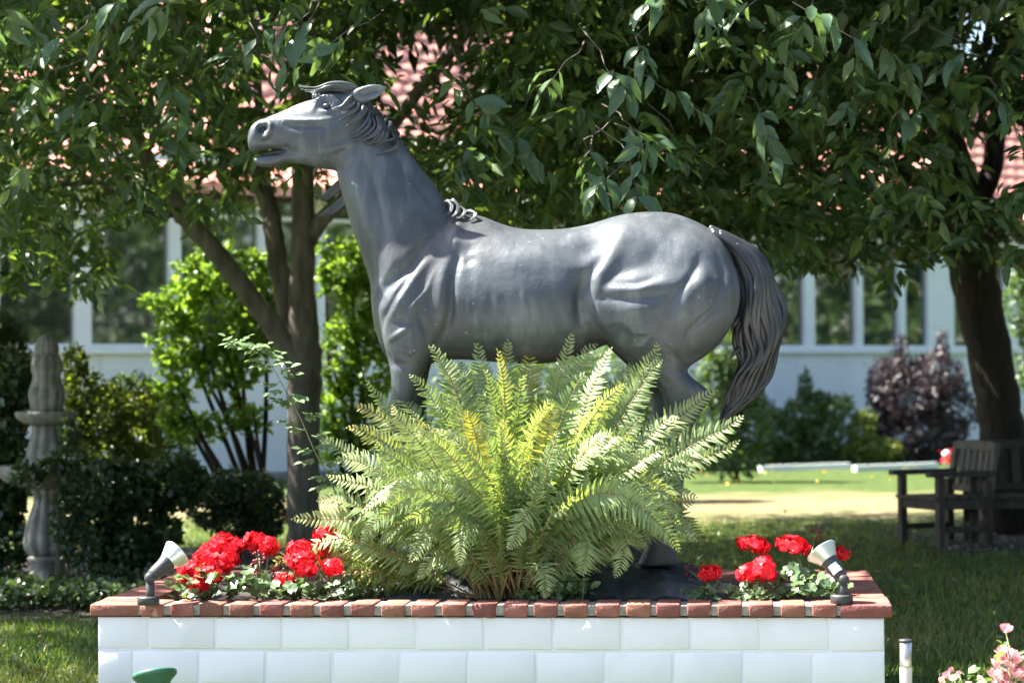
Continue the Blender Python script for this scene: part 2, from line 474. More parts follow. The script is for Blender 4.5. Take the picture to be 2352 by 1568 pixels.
HY = 10.75       # depth of the statue's middle plane
LIT_HORSE = [[(1020, 440), (1035, 490), (1052, 560), (1062, 640), (1130, 690), (1340, 720), (1340, 760), (1720, 740), (1790, 640), (1690, 520), (1540, 440), (1300, 480), (1100, 440)],
             [(560, 290), (600, 340), (760, 262), (800, 225), (830, 200), (760, 165), (600, 230)],
             [(840, 720), (862, 600), (920, 600), (915, 650), (890, 720), (880, 770), (850, 760)]]
LIT_BED = [[(640, 1190), (790, 880), (980, 750), (1520, 750), (1730, 930), (1730, 1190), (2075, 1220), (2075, 1420), (180, 1420), (360, 1200), (560, 1190)],
           [(500, 760), (680, 760), (800, 1050), (740, 1150)]]
SN = np.array(SUN)
def _targets():
    """points the sun reaches in the photograph: the statue's back, the fern, the flowers and the coping"""
    T = []
    def fill(polys, Ys, step=14):
        for poly in polys:
            xs, ys = [q[0] for q in poly], [q[1] for q in poly]
            gx, gy = np.meshgrid(np.arange(min(xs), max(xs), step), np.arange(min(ys), max(ys), step))
            gx, gy = gx.ravel(), gy.ravel()
            k = inpoly(gx, gy, poly)
            for Y in Ys:
                T.extend([tuple(at(x, y, Y)) for x, y in zip(gx[k], gy[k])])
    fill([[(1060, 490), (1062, 560), (1075, 600), (1380, 600), (1700, 600), (1700, 540), (1600, 490), (1540, 470), (1480, 470), (1300, 500), (1100, 475)]], (HY - .2, HY - .1, HY, HY + .12))
    fill([[(1060, 560), (1062, 640), (1130, 690), (1340, 720), (1340, 780), (1720, 780), (1790, 640), (1690, 520), (1540, 540), (1300, 540)]], (HY - .32, HY - .24, HY - .16))
    fill([[(572, 300), (585, 320), (700, 258), (775, 232), (770, 210), (690, 235), (590, 276)]], (HY - .05, HY, HY + .04), 8)
    fill([LIT_HORSE[2]], (HY - .22, HY - .14), 8)
    fill([LIT_BED[0]], (9.85, 10.0, 10.15, 10.28), 18)
    fill([LIT_BED[1]], (10.42,), 14)
    for k in range(26):
        T.append(tuple(at(2020 - k, 1370 - 3 * k, 9.9 + .06 * k)))
    n0 = len(T)
    fill([[(350, 640), (640, 600), (650, 1000), (380, 1010)]], (19.9, 20.2, 20.5), 16)
    fill([[(760, 540), (870, 540), (880, 1000), (750, 1000)]], (20.8, 21.1), 16)
    fill([[(140, 820), (330, 860), (360, 1040), (150, 1060)]], (18.4, 18.7), 16)
    fill([[(0, 1420), (200, 1420), (200, 1568), (0, 1568)]], (11.5,), 16)
    fill([[(2050, 1480), (2352, 1440), (2352, 1568), (2050, 1568)]], (8.9, 11.5), 16)
    fill([[(270, 1190), (650, 1190), (650, 1230), (270, 1230)]], (22., 23., 24.), 16)
    return np.array(T)
SUN_RES = .05
_bins = {}
def _key(P):
    Q = P[:, :2] - SN[None, :2] / SN[2] * P[:, 2:3]
    return np.floor(Q / SUN_RES).astype(int)
def blocks_sun(P):
    """leaves that would shade what the sun reaches in the gap over the planter"""
    if not _bins:
        K = _key(_targets())
        lo = K.min(0) - 4; hi = K.max(0) + 5
        G = np.zeros(hi - lo, bool)
        G[K[:, 0] - lo[0], K[:, 1] - lo[1]] = True
        for _ in range(1):
            D = G.copy()
            D[1:] |= G[:-1]; D[:-1] |= G[1:]; D[:, 1:] |= G[:, :-1]; D[:, :-1] |= G[:, 1:]
            G = D
        _bins['g'], _bins['lo'] = G, lo
    G, lo = _bins['g'], _bins['lo']
    K = _key(P) - lo
    ok = (K >= 0).all(1) & (K < np.array(G.shape)).all(1)
    bad = np.zeros(len(P), bool)
    bad[ok] = G[K[ok, 0], K[ok, 1]]
    far_ = P[:, 1] > 16
    return bad & (P[:, 2] > 1.2) & ~(far_ & (R.random(len(P)) < .12)) & ~(far_ & (P[:, 2] < 2.2))

# ================================================================== SETTING: ground
gm = MB()
nx = 60
me = mesh('lawn', [(-300, -150, 0), (300, -150, 0), (300, 450, 0), (-300, 450, 0)], [(0, 1, 2, 3)])
lawn = part('lawn', me, M['lawn'])
tag(lawn, 'green lawn with dry worn strip between the trees', 'lawn', kind='structure')

# bare planted bed along the left, behind the planter
def bumpy_patch(name, pts, z, amp, mat, label, cat):
    bm = bmesh.new()
    vs = [bm.verts.new((p[0], p[1], 0)) for p in pts]
    f = bm.faces.new(vs)
    bmesh.ops.triangulate(bm, faces=[f])
    for _ in range(4):
        bmesh.ops.subdivide_edges(bm, edges=bm.edges[:], cuts=1, use_grid_fill=True)
    border = {v for e in bm.edges if e.is_boundary for v in e.verts}
    for v in bm.verts:
        v.co.z = z + (0 if v in border else amp * random.random())
    me = bpy.data.meshes.new(name); bm.to_mesh(me); bm.free()
    return tag(part(name, me, mat), label, cat, kind='structure')
bumpy_patch('soil_bed', [(-7, 14.6), (-2.4, 14.4), (-.9, 16.5), (-.9, 20.2), (-4, 20.6), (-7.5, 20.2)], .006, .05, M['soil'], 'bare brown soil bed round the stone fountain', 'soil bed')
bumpy_patch('gravel_patch', [(3.6, 19.5), (4.6, 19.1), (7.5, 19.2), (7.5, 21.8), (4.0, 21.6)], .004, .02, M['soil'], 'bare earth with pale pebbles under the garden bench', 'bare earth')
M['paving'] = pbr('bounce_gravel', (0.30, 0.29, 0.28), (0.42, 0.41, 0.40), rough=.9, scale=30, bump=.5, bscale=60)
bumpy_patch('path', [(-14, 2.2), (14, 2.2), (14, 8.2), (-14, 8.2)], .004, .004, M['paving'], 'unseen pale gravel path added to light the planter wall', 'path')  # unseen, added to bounce neutral light onto the white wall

# ================================================================== BUILDING
QL = at(100, 784, 33.0); QR = at(1950, 784, 42.0)
FE = Vector((QR.x - QL.x, QR.y - QL.y, 0)).normalized()       # along the facade, to the right
FN = Vector((FE.y, -FE.x, 0))                                  # out of the facade, towards the garden
FQ = Vector((QL.x, QL.y, 0))
FM = Matrix(((FE.x, -FN.x, 0), (FE.y, -FN.y, 0), (0, 0, 1)))   # local x along, y inwards, z up
def fs(px, py=784):
    d = CF + CR * ((px - 1176) / F_PX) + CU * ((784 - py) / F_PX)
    k = (FQ - CAM).dot(FN) / d.dot(FN)
    p = CAM + d * k
    return (p - FQ).dot(FE), p.z
def fw(s, z, out=0.0):
    return FQ + FE * s + FN * out + Vector((0, 0, z))
SILL, EAVE = 2.03, 4.9
S0, S1 = fs(-420)[0], fs(2900)[0]
bld = thing('house', 'long white clad house with red tiled roof behind the trees', 'house', fw((S0 + S1) / 2, 0))
def bpart(name, s0, s1, z0, z1, o0, o1, mat, parent=bld):
    b = MB(); b.box((0, 0, 0), (s1 - s0, abs(o1 - o0), z1 - z0), FM)
    return part(name, b.mesh(name), mat, parent, loc=fw((s0 + s1) / 2, (z0 + z1) / 2, (o0 + o1) / 2))
# clad wall below the windows, one panel at a time
pw = 1.05
s = S0
while s < S1 - .1:
    bpart('wall_panel', s + .004, min(s + pw, S1) - .004, .12, SILL - .09, -.12, 0.0, M['wall_white'])
    s += pw
bpart('plinth', S0, S1, 0, .115, -.12, -.012, M['stone'])
bpart('window_sill', S0, S1, SILL - .085, SILL + .0, -.12, .07, M['frame_white'])
bpart('backing', S0, S1, 0, SILL - .1, -.3, -.14, M['interior'])
# posts, white blank panels and window panes
posts = [(-150, 36), (-20, 36), (190, 38), (402, 27), (606, 26), (738, 20), (880, 26), (1060, 24), (1240, 24), (1420, 22), (1590, 22), (1745, 22), (1859, 23), (1973, 16), (2071, 16), (2160, 60), (2322, 30), (2480, 24), (2640, 22)]
TOPW = 4.4
ps = []
for px, wd in posts:
    a, b_ = fs(px - wd / 2)[0], fs(px + wd / 2)[0]
    ps.append((a, b_))
    bpart('window_post', a, b_, SILL + .002, TOPW, -.12, .03, M['frame_white'])
for (a0, a1), (c0, c1) in zip(ps[:-1], ps[1:]):
    wn = bpart('window_frame', a1 + .003, c0 - .003, SILL + .004, SILL + .06, -.09, .0, M['frame_white'])
    pn = bpart('window_pane', a1 + .003, c0 - .003, SILL + .062, TOPW - .4, -.075, -.06, M['glass'])
    pn.rotation_euler = (random.uniform(-.006, .006), 0, random.uniform(-.012, .012))
    bpart('transom', a1 + .003, c0 - .003, TOPW - .398, TOPW - .34, -.09, .0, M['frame_white'])
    bpart('window_pane', a1 + .003, c0 - .003, TOPW - .338, TOPW - .003, -.075, -.06, M['glass'])
bpart('fascia', S0, S1, TOPW + .003, EAVE, -.12, .02, M['wall_white'])
bpart('back_wall', S0, S1, 0, EAVE, -8.4, -8.2, M['wall_white'])
bpart('side_wall', S0 - .2, S0 - .003, 0, EAVE, -8.2, 0, M['wall_white'])
bpart('side_wall', S1 + .003, S1 + .2, 0, EAVE, -8.2, 0, M['wall_white'])
bpart('interior', S0, S1, .01, EAVE - .1, -2.2, -2.0, M['interior'])
bpart('gutter', S0, S1, EAVE - .12, EAVE - .02, .42, .54, M['frame_white'])
# roof: deck, gables and clay tiles
SL = rad(40); HALF = 4.2; OV = .5
RL = (HALF + OV) / math.cos(SL)
ridge_z = EAVE + HALF * math.tan(SL)
ez = EAVE - OV * math.tan(SL)
def rp_(s, t, lift=0.0, back=False):
    o = OV - t * math.cos(SL)
    z = ez + t * math.sin(SL) + lift * math.cos(SL)
    o += lift * math.sin(SL)
    if back: o = -2 * HALF - o
    return fw(s, z, o)
V = [rp_(S0, 0), rp_(S1, 0), rp_(S1, RL), rp_(S0, RL), rp_(S0, 0, 0, True), rp_(S1, 0, 0, True)]
V += [v - Vector((0, 0, .14)) for v in V]
me = mesh('roof_deck', V, [(0, 1, 2, 3), (3, 2, 5, 4), (6, 9, 8, 7), (9, 10, 11, 8), (0, 6, 7, 1), (4, 5, 11, 10), (0, 3, 9, 6), (3, 4, 10, 9), (1, 7, 8, 2), (2, 8, 11, 5)])
roof = part('roof', me, M['tile'], bld)
TW, TL = .30, .36
def tile_mesh():
    V, Fc = [], []
    n = 6
    for j, (t, lift) in enumerate(((0, .045), (TL + .05, .012))):
        for i in range(n + 1):
            x = i / n
            V.append((x * TW, t, lift + .028 * math.sin(x * 2 * math.pi)))
    for i in range(n + 1):
        V.append((i / n * TW, 0, .02 + .028 * math.sin(i / n * 2 * math.pi)))
    for i in range(n):
        Fc.append((i, i + 1, n + 2 + i, n + 1 + i))
        Fc.append((2 * n + 2 + i, 2 * n + 3 + i, i + 1, i))
    return np.array(V), Fc
tv, tf = tile_mesh()
tile_me = mesh('roof_tile', tv, tf, smooth=True)
rowsn, colsn = int(RL / TL), int((S1 - S0) / TW)
RM = Matrix((FE, (-FN * math.cos(SL) + Vector((0, 0, math.sin(SL)))), (FN * math.sin(SL) + Vector((0, 0, math.cos(SL)))))).transposed()
rest = MB(); vis = []
cand = []
for r_ in range(rowsn):
    for c_ in range(colsn):
        p = rp_(S0 + c_ * TW, r_ * TL)
        x, y = project(np.array([p]))
        gap = min(abs(x[0] - 630) / 60 + abs(y[0] - 130) / 90, abs(x[0] - 980) / 120 + abs(y[0] - 170) / 100, abs(x[0] - 2300) / 70 + abs(y[0] - 350) / 70)
        cand.append((gap, r_, c_, p))
cand.sort(key=lambda q: q[0])
re_ = RM.to_euler()
tv_w = [RM @ Vector(q) for q in tv]
for i, (gap, r_, c_, p) in enumerate(cand):
    if i < 300:
        part('roof_tile', tile_me, M['tile'], roof, loc=p, rot=(re_.x + random.uniform(-.01, .01), re_.y, re_.z))
    else:
        rest.add([p + q for q in tv_w], tf)
part('roof_tiles', rest.mesh('roof_tiles'), M['tile'], roof, kind='stuff')
g = MB()
for ss in (S0 - .19, S1 + .01):
    pts = [fw(ss, EAVE, 0), fw(ss, EAVE, -2 * HALF), fw(ss, ridge_z, -HALF)]
    g.add(pts + [q + FE * .18 for q in pts], [(0, 1, 2), (5, 4, 3), (0, 3, 4, 1), (1, 4, 5, 2), (2, 5, 3, 0)])
part('gable', g.mesh('gable'), M['wall_white'], bld)

# white edging boards lying along the beds in front of the house
for (a, b_, yy, lab) in (((1745, 1072), (1950, 1060), 36.6, 'shorter weathered white edging board left of the gap in the kerb line'),
                         ((1962, 1058), (2150, 1052), 36.4, 'brighter white edging board lying in front of the purple barberry')):
    p0, p1 = at(*a, yy), at(*b_, yy + 1.0)
    p0.z = p1.z = .045
    d = p1 - p0
    b = MB(); b.box((0, 0, 0), (d.length, .10, .10), Matrix.Rotation(math.atan2(d.y, d.x), 3, 'Z'))
    o = part('edging_board', b.mesh('edging_board'), M['frame_white'], loc=(p0 + p1) / 2)
    tag(o, lab, 'edging board', 'white edging boards by the house')

# ================================================================== TREES
def branch_mesh(name, pts, seg=6, n=12, wob=.01):
    rows = crom(pts, seg)
    b = MB()
    P = [Vector((r[0], r[1], r[2])) + Vector((random.gauss(0, wob), random.gauss(0, wob), 0)) * r[3] * 8 for r in rows]
    b.tube(P, [max(r[3], .004) for r in rows], n)
    return b.mesh(name, True)
def pxpath(rows):
    """rows of (px, py, Y, half width in px) -> (x, y, z, radius)"""
    out = []
    for px, py, Y, hw in rows:
        p = at(px, py, Y)
        out.append((p.x, p.y, p.z, hw / pxm(Y)))
    return out

WY = 18.0
wal = thing('walnut_tree', 'grey barked walnut tree forking low behind the horse statue', 'tree', (at(698, 1300, WY).x, WY, 0))
part('trunk', branch_mesh('trunk', pxpath([(700, 1320, WY, 52), (699, 1270, WY, 44), (698, 1180, WY, 38), (697, 1000, WY, 37), (700, 860, WY, 40), (697, 760, WY, 36), (695, 640, WY, 29), (695, 500, WY, 27), (694, 380, WY, 25), (700, 200, WY, 24), (712, 40, WY, 20), (700, -250, WY, 15), (720, -600, WY, 8)])), M['bark'], wal)
for rows in ([(690, 850, WY - .02, 24), (640, 770, WY - .05, 25), (560, 660, WY - .1, 24), (480, 560, WY - .2, 23), (410, 480, WY - .3, 22), (350, 390, WY - .4, 20), (310, 300, WY - .5, 18), (275, 210, WY - .6, 15), (230, 60, WY - .8, 12), (150, -150, WY - 1, 8), (60, -350, WY - 1, 4)],
             [(680, 790, WY + .12, 22), (655, 700, WY + .15, 23), (632, 560, WY + .2, 23), (612, 450, WY + .3, 21), (570, 360, WY + .4, 18), (500, 265, WY + .5, 15), (450, 170, WY + .6, 11), (400, 20, WY + .8, 8), (300, -200, WY + 1, 4)],
             [(708, 560, WY, 20), (738, 505, WY - .05, 19), (790, 455, WY - .15, 17), (860, 350, WY - .3, 16), (930, 250, WY - .5, 15), (1010, 150, WY - .8, 14), (1090, 60, WY - 1.2, 12), (1180, 5, WY - 1.6, 10), (1300, -70, WY - 2.4, 8), (1420, -130, WY - 3.2, 6), (1500, -170, WY - 4, 4)],
             [(405, 490, WY - .3, 11), (350, 490, WY - .5, 9), (290, 450, WY - .8, 8), (230, 420, WY - 1.1, 7), (120, 430, WY - 1.5, 5), (30, 460, WY - 1.8, 2)],
             [(700, 250, WY, 14), (640, 130, WY + .1, 11), (590, 0, WY + .2, 8), (520, -200, WY + .2, 4)],
             [(612, 450, WY + .3, 11), (600, 300, WY + .4, 12), (590, 180, WY + .5, 10), (575, 30, WY + .6, 7), (560, -200, WY + .6, 3)],
             [(702, 120, WY, 14), (860, -80, WY - 2, 11), (900, -250, WY - 4, 8), (800, -420, WY - 6, 6), (700, -500, WY - 7, 3)],
             [(704, 60, WY, 14), (500, -220, WY - 2, 10), (200, -420, WY - 4.5, 7), (-200, -560, WY - 6.5, 3)]):
    part('branch', branch_mesh('branch', pxpath(rows), n=10), M['bark'], wal)

RY = 21.6
dkt = thing('dark_tree', 'leaning dark brown tree trunk behind the wooden garden bench', 'tree', (at(2300, 1230, RY).x, RY, 0))
part('trunk', branch_mesh('trunk', pxpath([(2312, 1255, RY, 85), (2306, 1180, RY, 66), (2302, 1000, RY, 53), (2280, 850, RY, 51), (2246, 680, RY, 53), (2228, 580, RY, 55), (2218, 510, RY, 57), (2200, 430, RY, 50), (2175, 300, RY, 36), (2150, 150, RY, 28), (2130, -50, RY, 20), (2100, -400, RY, 10)]), n=20, wob=.004), M['bark_dark'], dkt)
for rows in ([(2225, 560, RY, 42), (2270, 510, RY - .1, 36), (2330, 470, RY - .2, 32), (2420, 420, RY - .4, 26), (2560, 300, RY - .6, 16), (2700, 100, RY - .8, 8)],
             [(2240, 470, RY + .1, 28), (2275, 400, RY + .2, 25), (2290, 300, RY + .3, 22), (2310, 180, RY + .4, 16), (2330, 0, RY + .5, 10), (2380, -200, RY + .5, 4)],
             [(2200, 520, RY, 26), (2150, 450, RY - .3, 20), (2060, 390, RY - .8, 15), (1950, 330, RY - 1.4, 11), (1800, 290, RY - 2.2, 6), (1700, 280, RY - 2.8, 2)],
             [(2180, 330, RY, 22), (2050, 180, RY - 1, 15), (1900, 60, RY - 2.2, 10), (1700, -60, RY - 4, 5)]):
    part('branch', branch_mesh('branch', pxpath(rows), n=10, wob=.006), M['bark_dark'], dkt)

# crown envelope: how low the leaves hang, read along the picture at the trees' depth
EX = np.array([-400, 0, 100, 190, 250, 300, 400, 520, 600, 700, 790, 900, 980, 1060, 1200, 1400, 1500, 1600, 1720, 1800, 1890, 1990, 2060, 2130, 2200, 2352, 2800])
EV = np.array([640, 640, 640, 665, 630, 500, 505, 560, 480, 440, 340, 420, 480, 520, 535, 530, 520, 560, 600, 580, 660, 600, 650, 610, 590, 600, 620])
HOLES = [[(570, 10), (680, 20), (690, 270), (580, 250)], [(850, 50), (1115, 35), (1125, 170), (1020, 315), (890, 290), (850, 200)],
         [(1095, 15), (1190, 15), (1190, 85), (1110, 95)], [(2170, 10), (2300, 0), (2310, 100), (2220, 130)], [(2205, 260), (2400, 270), (2400, 440), (2220, 450)],
         [(2180, 640), (2352, 640), (2352, 900), (2180, 900)], [(2040, 600), (2200, 690), (2200, 800), (2040, 760)]]
LIMBS = [[(650, 800), (560, 700), (480, 590), (400, 500), (330, 400), (270, 260), (255, 180), (300, 170), (330, 280), (390, 400), (450, 490), (540, 590), (640, 700)],
         [(655, 720), (605, 560), (590, 460), (545, 350), (480, 250), (430, 150), (470, 140), (520, 230), (600, 360), (635, 460), (660, 600)],
         [(205, 440), (270, 430), (410, 500), (400, 520), (280, 470)]]
def crown(n, xr, yr, zr, spread, per, size, nl, tpl, wr, name, mat, parent, env=0, thin=.93, gap=True, keep=1.0, drop=None):
    C = np.column_stack([R.uniform(*xr, n), R.uniform(*yr, n), R.uniform(*zr, n)])
    px, py = project(C)
    k = py < np.interp(px, EX, EV) - 45 - env - 40 * R.random(n)
    if drop is not None:
        k &= ~drop(px, py, C)
    C = C[k]
    C = np.repeat(C, per, axis=0) + np.clip(R.normal(size=(len(C) * per, 3)), -1.8, 1.8) * np.array([1, 1, .55]) * spread
    px, py = project(C)
    k = py < np.interp(px, EX, EV) - env
    if gap:
        for h in HOLES:
            k &= ~(inpoly(px, py, h) & (R.random(len(C)) < thin))
    for h in LIMBS:
        k &= ~(inpoly(px, py, h) & (C[:, 1] < 18.2) & (R.random(len(C)) < .93))
    C = C[k]
    P, A, Nn, Ls = sprigs(C, nl, size)
    k = ~blocks_sun(P) & (R.random(len(P)) < keep)
    return part(name, scatter(name, P[k], A[k], Nn[k], Ls[k], wr, tpl), mat, parent, kind='stuff'), int(k.sum())
cnt = []
# walnut: crown round the limbs, the long branches that reach over the statue, and its roof above the frame
cnt.append(crown(980, (-7.0, 2.2), (16.0, 21.5), (2.3, 7.0), .42, 12, .13, 7, T4, .42, 'foliage', M['walnut'], wal)[1])
cnt.append(crown(360, (-4.5, 3.2), (12.5, 16.5), (2.4, 5.8), .38, 9, .14, 7, T4, .42, 'foliage', M['walnut'], wal, env=20)[1])
cnt.append(crown(330, (-8, 2.5), (10.8, 16), (4.1, 7.5), .5, 12, .16, 7, T2, .5, 'foliage', M['walnut'], wal)[1])
# dark tree: dense crown to the right
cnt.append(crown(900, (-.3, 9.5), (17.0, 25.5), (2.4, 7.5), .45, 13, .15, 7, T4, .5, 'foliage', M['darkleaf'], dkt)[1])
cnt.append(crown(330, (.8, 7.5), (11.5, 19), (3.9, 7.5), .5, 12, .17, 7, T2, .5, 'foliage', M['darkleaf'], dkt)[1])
# unseen leaf clump, added along sun rays to shade neck, shoulder and head
sh = []
for poly, m_ in (([(770, 420), (905, 300), (1040, 480), (1045, 560), (1030, 740), (900, 760), (925, 620), (850, 600)], 1700), ([(600, 320), (700, 290), (800, 240), (900, 300), (780, 400), (640, 380), (600, 340)], 700)):
    xs, ys = [q[0] for q in poly], [q[1] for q in poly]
    gx, gy = R.uniform(min(xs), max(xs), m_ * 4), R.uniform(min(ys), max(ys), m_ * 4)
    kk = np.nonzero(inpoly(gx, gy, poly))[0][:m_]
    for i in kk:
        sh.append(np.array(at(gx[i], gy[i], HY - R.uniform(0, .25))) + SN * R.uniform(3.2, 5.2))
P, A, Nn, Ls = sprigs(np.array(sh), 7, .15)
k_ = ~blocks_sun(P)
part('foliage', scatter('foliage', P[k_], A[k_], Nn[k_], Ls[k_], .5, T4), M['walnut'], wal, kind='stuff')
cnt.append(crown(420, (-2.2, 4.5), (12, 24), (4.2, 7.6), .5, 12, .18, 7, T2, .5, 'foliage', M['darkleaf'], dkt)[1])  # more crown, added overhead to shade the lawn at right
print('crown leaves', cnt)

# the big nearer leaves one can pick out, hanging from thin twigs
leaf_meshes = []
for i in range(5):
    rr = np.random.default_rng(50 + i)
    V = T8[0].copy(); V[:, 0] *= .34 + .12 * rr.random(); V[:, 0] += .07 * np.sin(V[:, 1] * 4 + rr.random() * 6) * (.3 + rr.random()); V[:, 2] += .1 * np.sin(V[:, 1] * 3 + rr.random() * 3) * (.5 + rr.random()); V[:, 2] -= .18 * V[:, 1] ** 2 * rr.random()
    leaf_meshes.append(mesh('leaf', V, T8[1], smooth=True, tint=np.full(len(V), .1 + .14 * i)))
    leaf_meshes[-1].materials.append(M['nearleaf'])
near = [(1330, 400, 11.6), (1445, 385, 11.4), (1475, 340, 11.5), (1400, 430, 11.5), (1340, 345, 11.7), (1430, 300, 11.9), (1300, 165, 11.8), (1390, 180, 12), (1460, 110, 11.6), (1545, 20, 11.2), (1600, 30, 11.4), (1640, 10, 11.8), (1820, 30, 11.0), (1860, 55, 11.2),
        (1745, 20, 11.6), (285, 25, 11.2), (425, 15, 11.0), (165, 110, 11.7), (110, 190, 12), (60, 130, 12.5), (260, 90, 12.4), (30, 40, 11.6), (680, 80, 11.8), (640, 70, 12), (805, 90, 11.6), (590, 140, 12.2), (730, 40, 12), (1060, 230, 12.4), (1160, 330, 12.6), (1090, 330, 12.8),
        (2140, 265, 12.4), (2080, 240, 12.6), (1960, 250, 12.6), (1740, 265, 12.2), (1880, 180, 12.6), (2230, 140, 12.2), (2020, 130, 12.4), (2280, 240, 12), (1550, 330, 12.6), (1510, 220, 12.2), (380, 200, 12.6), (210, 260, 12.8)]
tw = MB()
lv = []
for (px, py, Y) in near:
    c = np.array([at(px, py - 25, Y)])
    P, A, Nn, Ls = sprigs(c, 7, .16 * R.uniform(.8, 1.15), droop=R.uniform(.4, 1.1))
    Nn = Nn + np.array([0, -.6, .2])
    lv.append((P, A, Nn, Ls))
    p0 = Vector(c[0]); tip = Vector(P[-1])
    up = p0 + Vector((random.uniform(-.2, .2), random.uniform(.15, .4), random.uniform(.10, .30)))
    tw = MB(); tw.tube([up, p0 + (up - p0) * .4 + Vector((.03, 0, 0)), p0, tip], [.005, .004, .003, .0015], 5)
    part('twig', tw.mesh('twig'), M['twig'], wal)
P = np.vstack([q[0] for q in lv]); A = norm(np.vstack([q[1] for q in lv])); Nn = np.vstack([q[2] for q in lv]); Ls = np.concatenate([q[3] for q in lv])
S_ = norm(np.cross(A, Nn)); N2 = np.cross(S_, A)
for i in range(min(300, len(P))):
    mt3 = Matrix((Vector(S_[i]), Vector(A[i]), Vector(N2[i]))).transposed()
    part('leaf', leaf_meshes[i % 5], None, wal, loc=P[i], rot=mt3.to_euler(), scale=float(Ls[i]))

# ================================================================== SHRUBS
def shrub(name, label, cat, Y, base, blobs, n, size, mat, wr=.5, tpl=T2, stems=6, group=None, stemr=.012, depth=.9, stemmat='twig', up=0.3, shell=.6, extra=None):
    p0 = at(base[0], base[1], Y)
    k = pxm(Y)
    t = thing(name, label, cat, (p0.x, Y, max(0, min(p0.z, 10)) if extra == 'raised' else 0), group)
    areas = np.array([b[2] * b[3] for b in blobs], float)
    idx = R.choice(len(blobs), n, p=areas / areas.sum())
    B = np.array(blobs, float)[idx]
    d = rdir(n) * (R.random((n, 1)) ** (1 / 3) * (1 - shell) + shell * R.random((n, 1)) ** .2)
    lump = 1 + .18 * np.sin(d[:, 0] * 7 + idx) * np.cos(d[:, 2] * 6 + idx * 2)
    cx = np.array([at(b[0], b[1], Y) for b in blobs])[idx]
    rx, rz = B[:, 2] / k, B[:, 3] / k
    P = cx + np.column_stack([d[:, 0] * rx * lump, d[:, 1] * np.minimum(rx, rz * 1.4) * depth * lump, d[:, 2] * rz * lump])
    zmin = p0.z if extra == 'raised' else .03
    P = P[P[:, 2] > zmin]
    nn = len(P)
    A = norm(R.normal(size=(nn, 3)) + np.array([0, -.15, up]))
    N_ = norm(R.normal(size=(nn, 3)) * .7 + np.array([0, -.2, 1]))
    part('foliage', scatter('foliage', P, A, N_, size * R.uniform(.6, 1.25, nn), wr, tpl), mat, t, kind='stuff')
    for i in range(stems):
        b = blobs[i % len(blobs)]
        q = at(b[0] + random.uniform(-.4, .4) * b[2], b[1] - random.uniform(0, .5) * b[3], Y + random.uniform(-.2, .2))
        s0 = Vector((p0.x + random.uniform(-.1, .1), Y + random.uniform(-.1, .1), zmin - .02))
        mid = s0.lerp(q, .45) + Vector((random.uniform(-.08, .08), 0, .12))
        rows = crom([(*s0, stemr), (*mid, stemr * .8), (*q, stemr * .35)], 4)
        mb = MB(); mb.tube([r[:3] for r in rows], [r[3] for r in rows], 6)
        part('stem', mb.mesh('stem', True), M[stemmat], t)
    return t

shrub('leafy_shrub', 'bright green leafy shrub with bare dark stems left of the walnut trunk', 'shrub', 20.2, (610, 1085),
      [(430, 690, 60, 60), (490, 640, 70, 50), (570, 760, 80, 80), (440, 800, 75, 60), (400, 900, 50, 45), (520, 850, 90, 50), (440, 985, 75, 35), (600, 680, 60, 70), (560, 960, 60, 40), (400, 740, 40, 30), (380, 830, 30, 25), (365, 700, 22, 16), (520, 590, 30, 22), (395, 960, 40, 22), (342, 690, 16, 12), (425, 612, 26, 16), (592, 600, 40, 24), (352, 900, 22, 14), (470, 560, 14, 14), (345, 780, 14, 12)],
      3300, .1, M['bright'], wr=.6, tpl=T4, shell=.15, stems=11, stemr=.03, stemmat='bark_dark')
shrub('leafy_shrub', 'sunlit green shrub glimpsed between the walnut trunk and the horse neck', 'shrub', 21.0, (820, 1080),
      [(800, 620, 60, 80), (820, 700, 50, 90), (780, 820, 60, 90), (850, 860, 60, 80), (770, 940, 60, 70), (850, 990, 60, 60), (748, 640, 24, 46), (872, 760, 40, 60), (752, 1030, 60, 40), (740, 570, 16, 20), (835, 560, 30, 30)],
      3800, .08, M['bright'], wr=.6, tpl=T4, stems=7, stemr=.025, stemmat='bark_dark')
shrub('privet_bush', 'yellow green bush just right of the stone fountain top', 'bush', 18.6, (250, 1230),
      [(190, 900, 50, 60), (170, 840, 30, 50), (230, 960, 70, 80), (250, 1050, 90, 70), (170, 980, 50, 70), (330, 930, 50, 40), (310, 1010, 70, 60)],
      6000, .06, M['yellowleaf'], wr=.5, stems=6)
shrub('laurel_bush', 'blue green bush below the left window behind the fountain', 'bush', 21.0, (330, 1190),
      [(300, 900, 70, 40), (350, 960, 50, 50), (270, 940, 60, 50), (380, 1040, 60, 60)], 2600, .08, M['midleaf'], wr=.4, stems=5)
shrub('ivy_bush', 'dark bush covering the foot of the bed between fountain and walnut trunk', 'bush', 17.3, (300, 1290),
      [(270, 1120, 90, 70), (230, 1200, 80, 80), (350, 1130, 80, 60), (420, 1110, 60, 60), (290, 1260, 90, 60), (380, 1230, 40, 50)], 6500, .07, M['ivy'], wr=.7, tpl=T4, stems=6)
shrub('box_hedge', 'low dark hedge bush beside the walnut trunk foot', 'bush', 19.0, (560, 1250),
      [(520, 1130, 70, 55), (590, 1140, 70, 60), (480, 1160, 60, 60), (620, 1190, 45, 50), (540, 1200, 70, 40)], 6500, .05, M['ivy'], wr=.55, stems=6)
shrub('ivy_bush', 'dark ivy mass at the left edge behind the fountain', 'bush', 17.6, (20, 1300),
      [(20, 880, 60, 80), (10, 1000, 60, 90), (0, 1140, 70, 90), (20, 1250, 60, 70), (-80, 1050, 90, 200)], 6000, .075, M['ivy'], wr=.7, tpl=T4, stems=5)
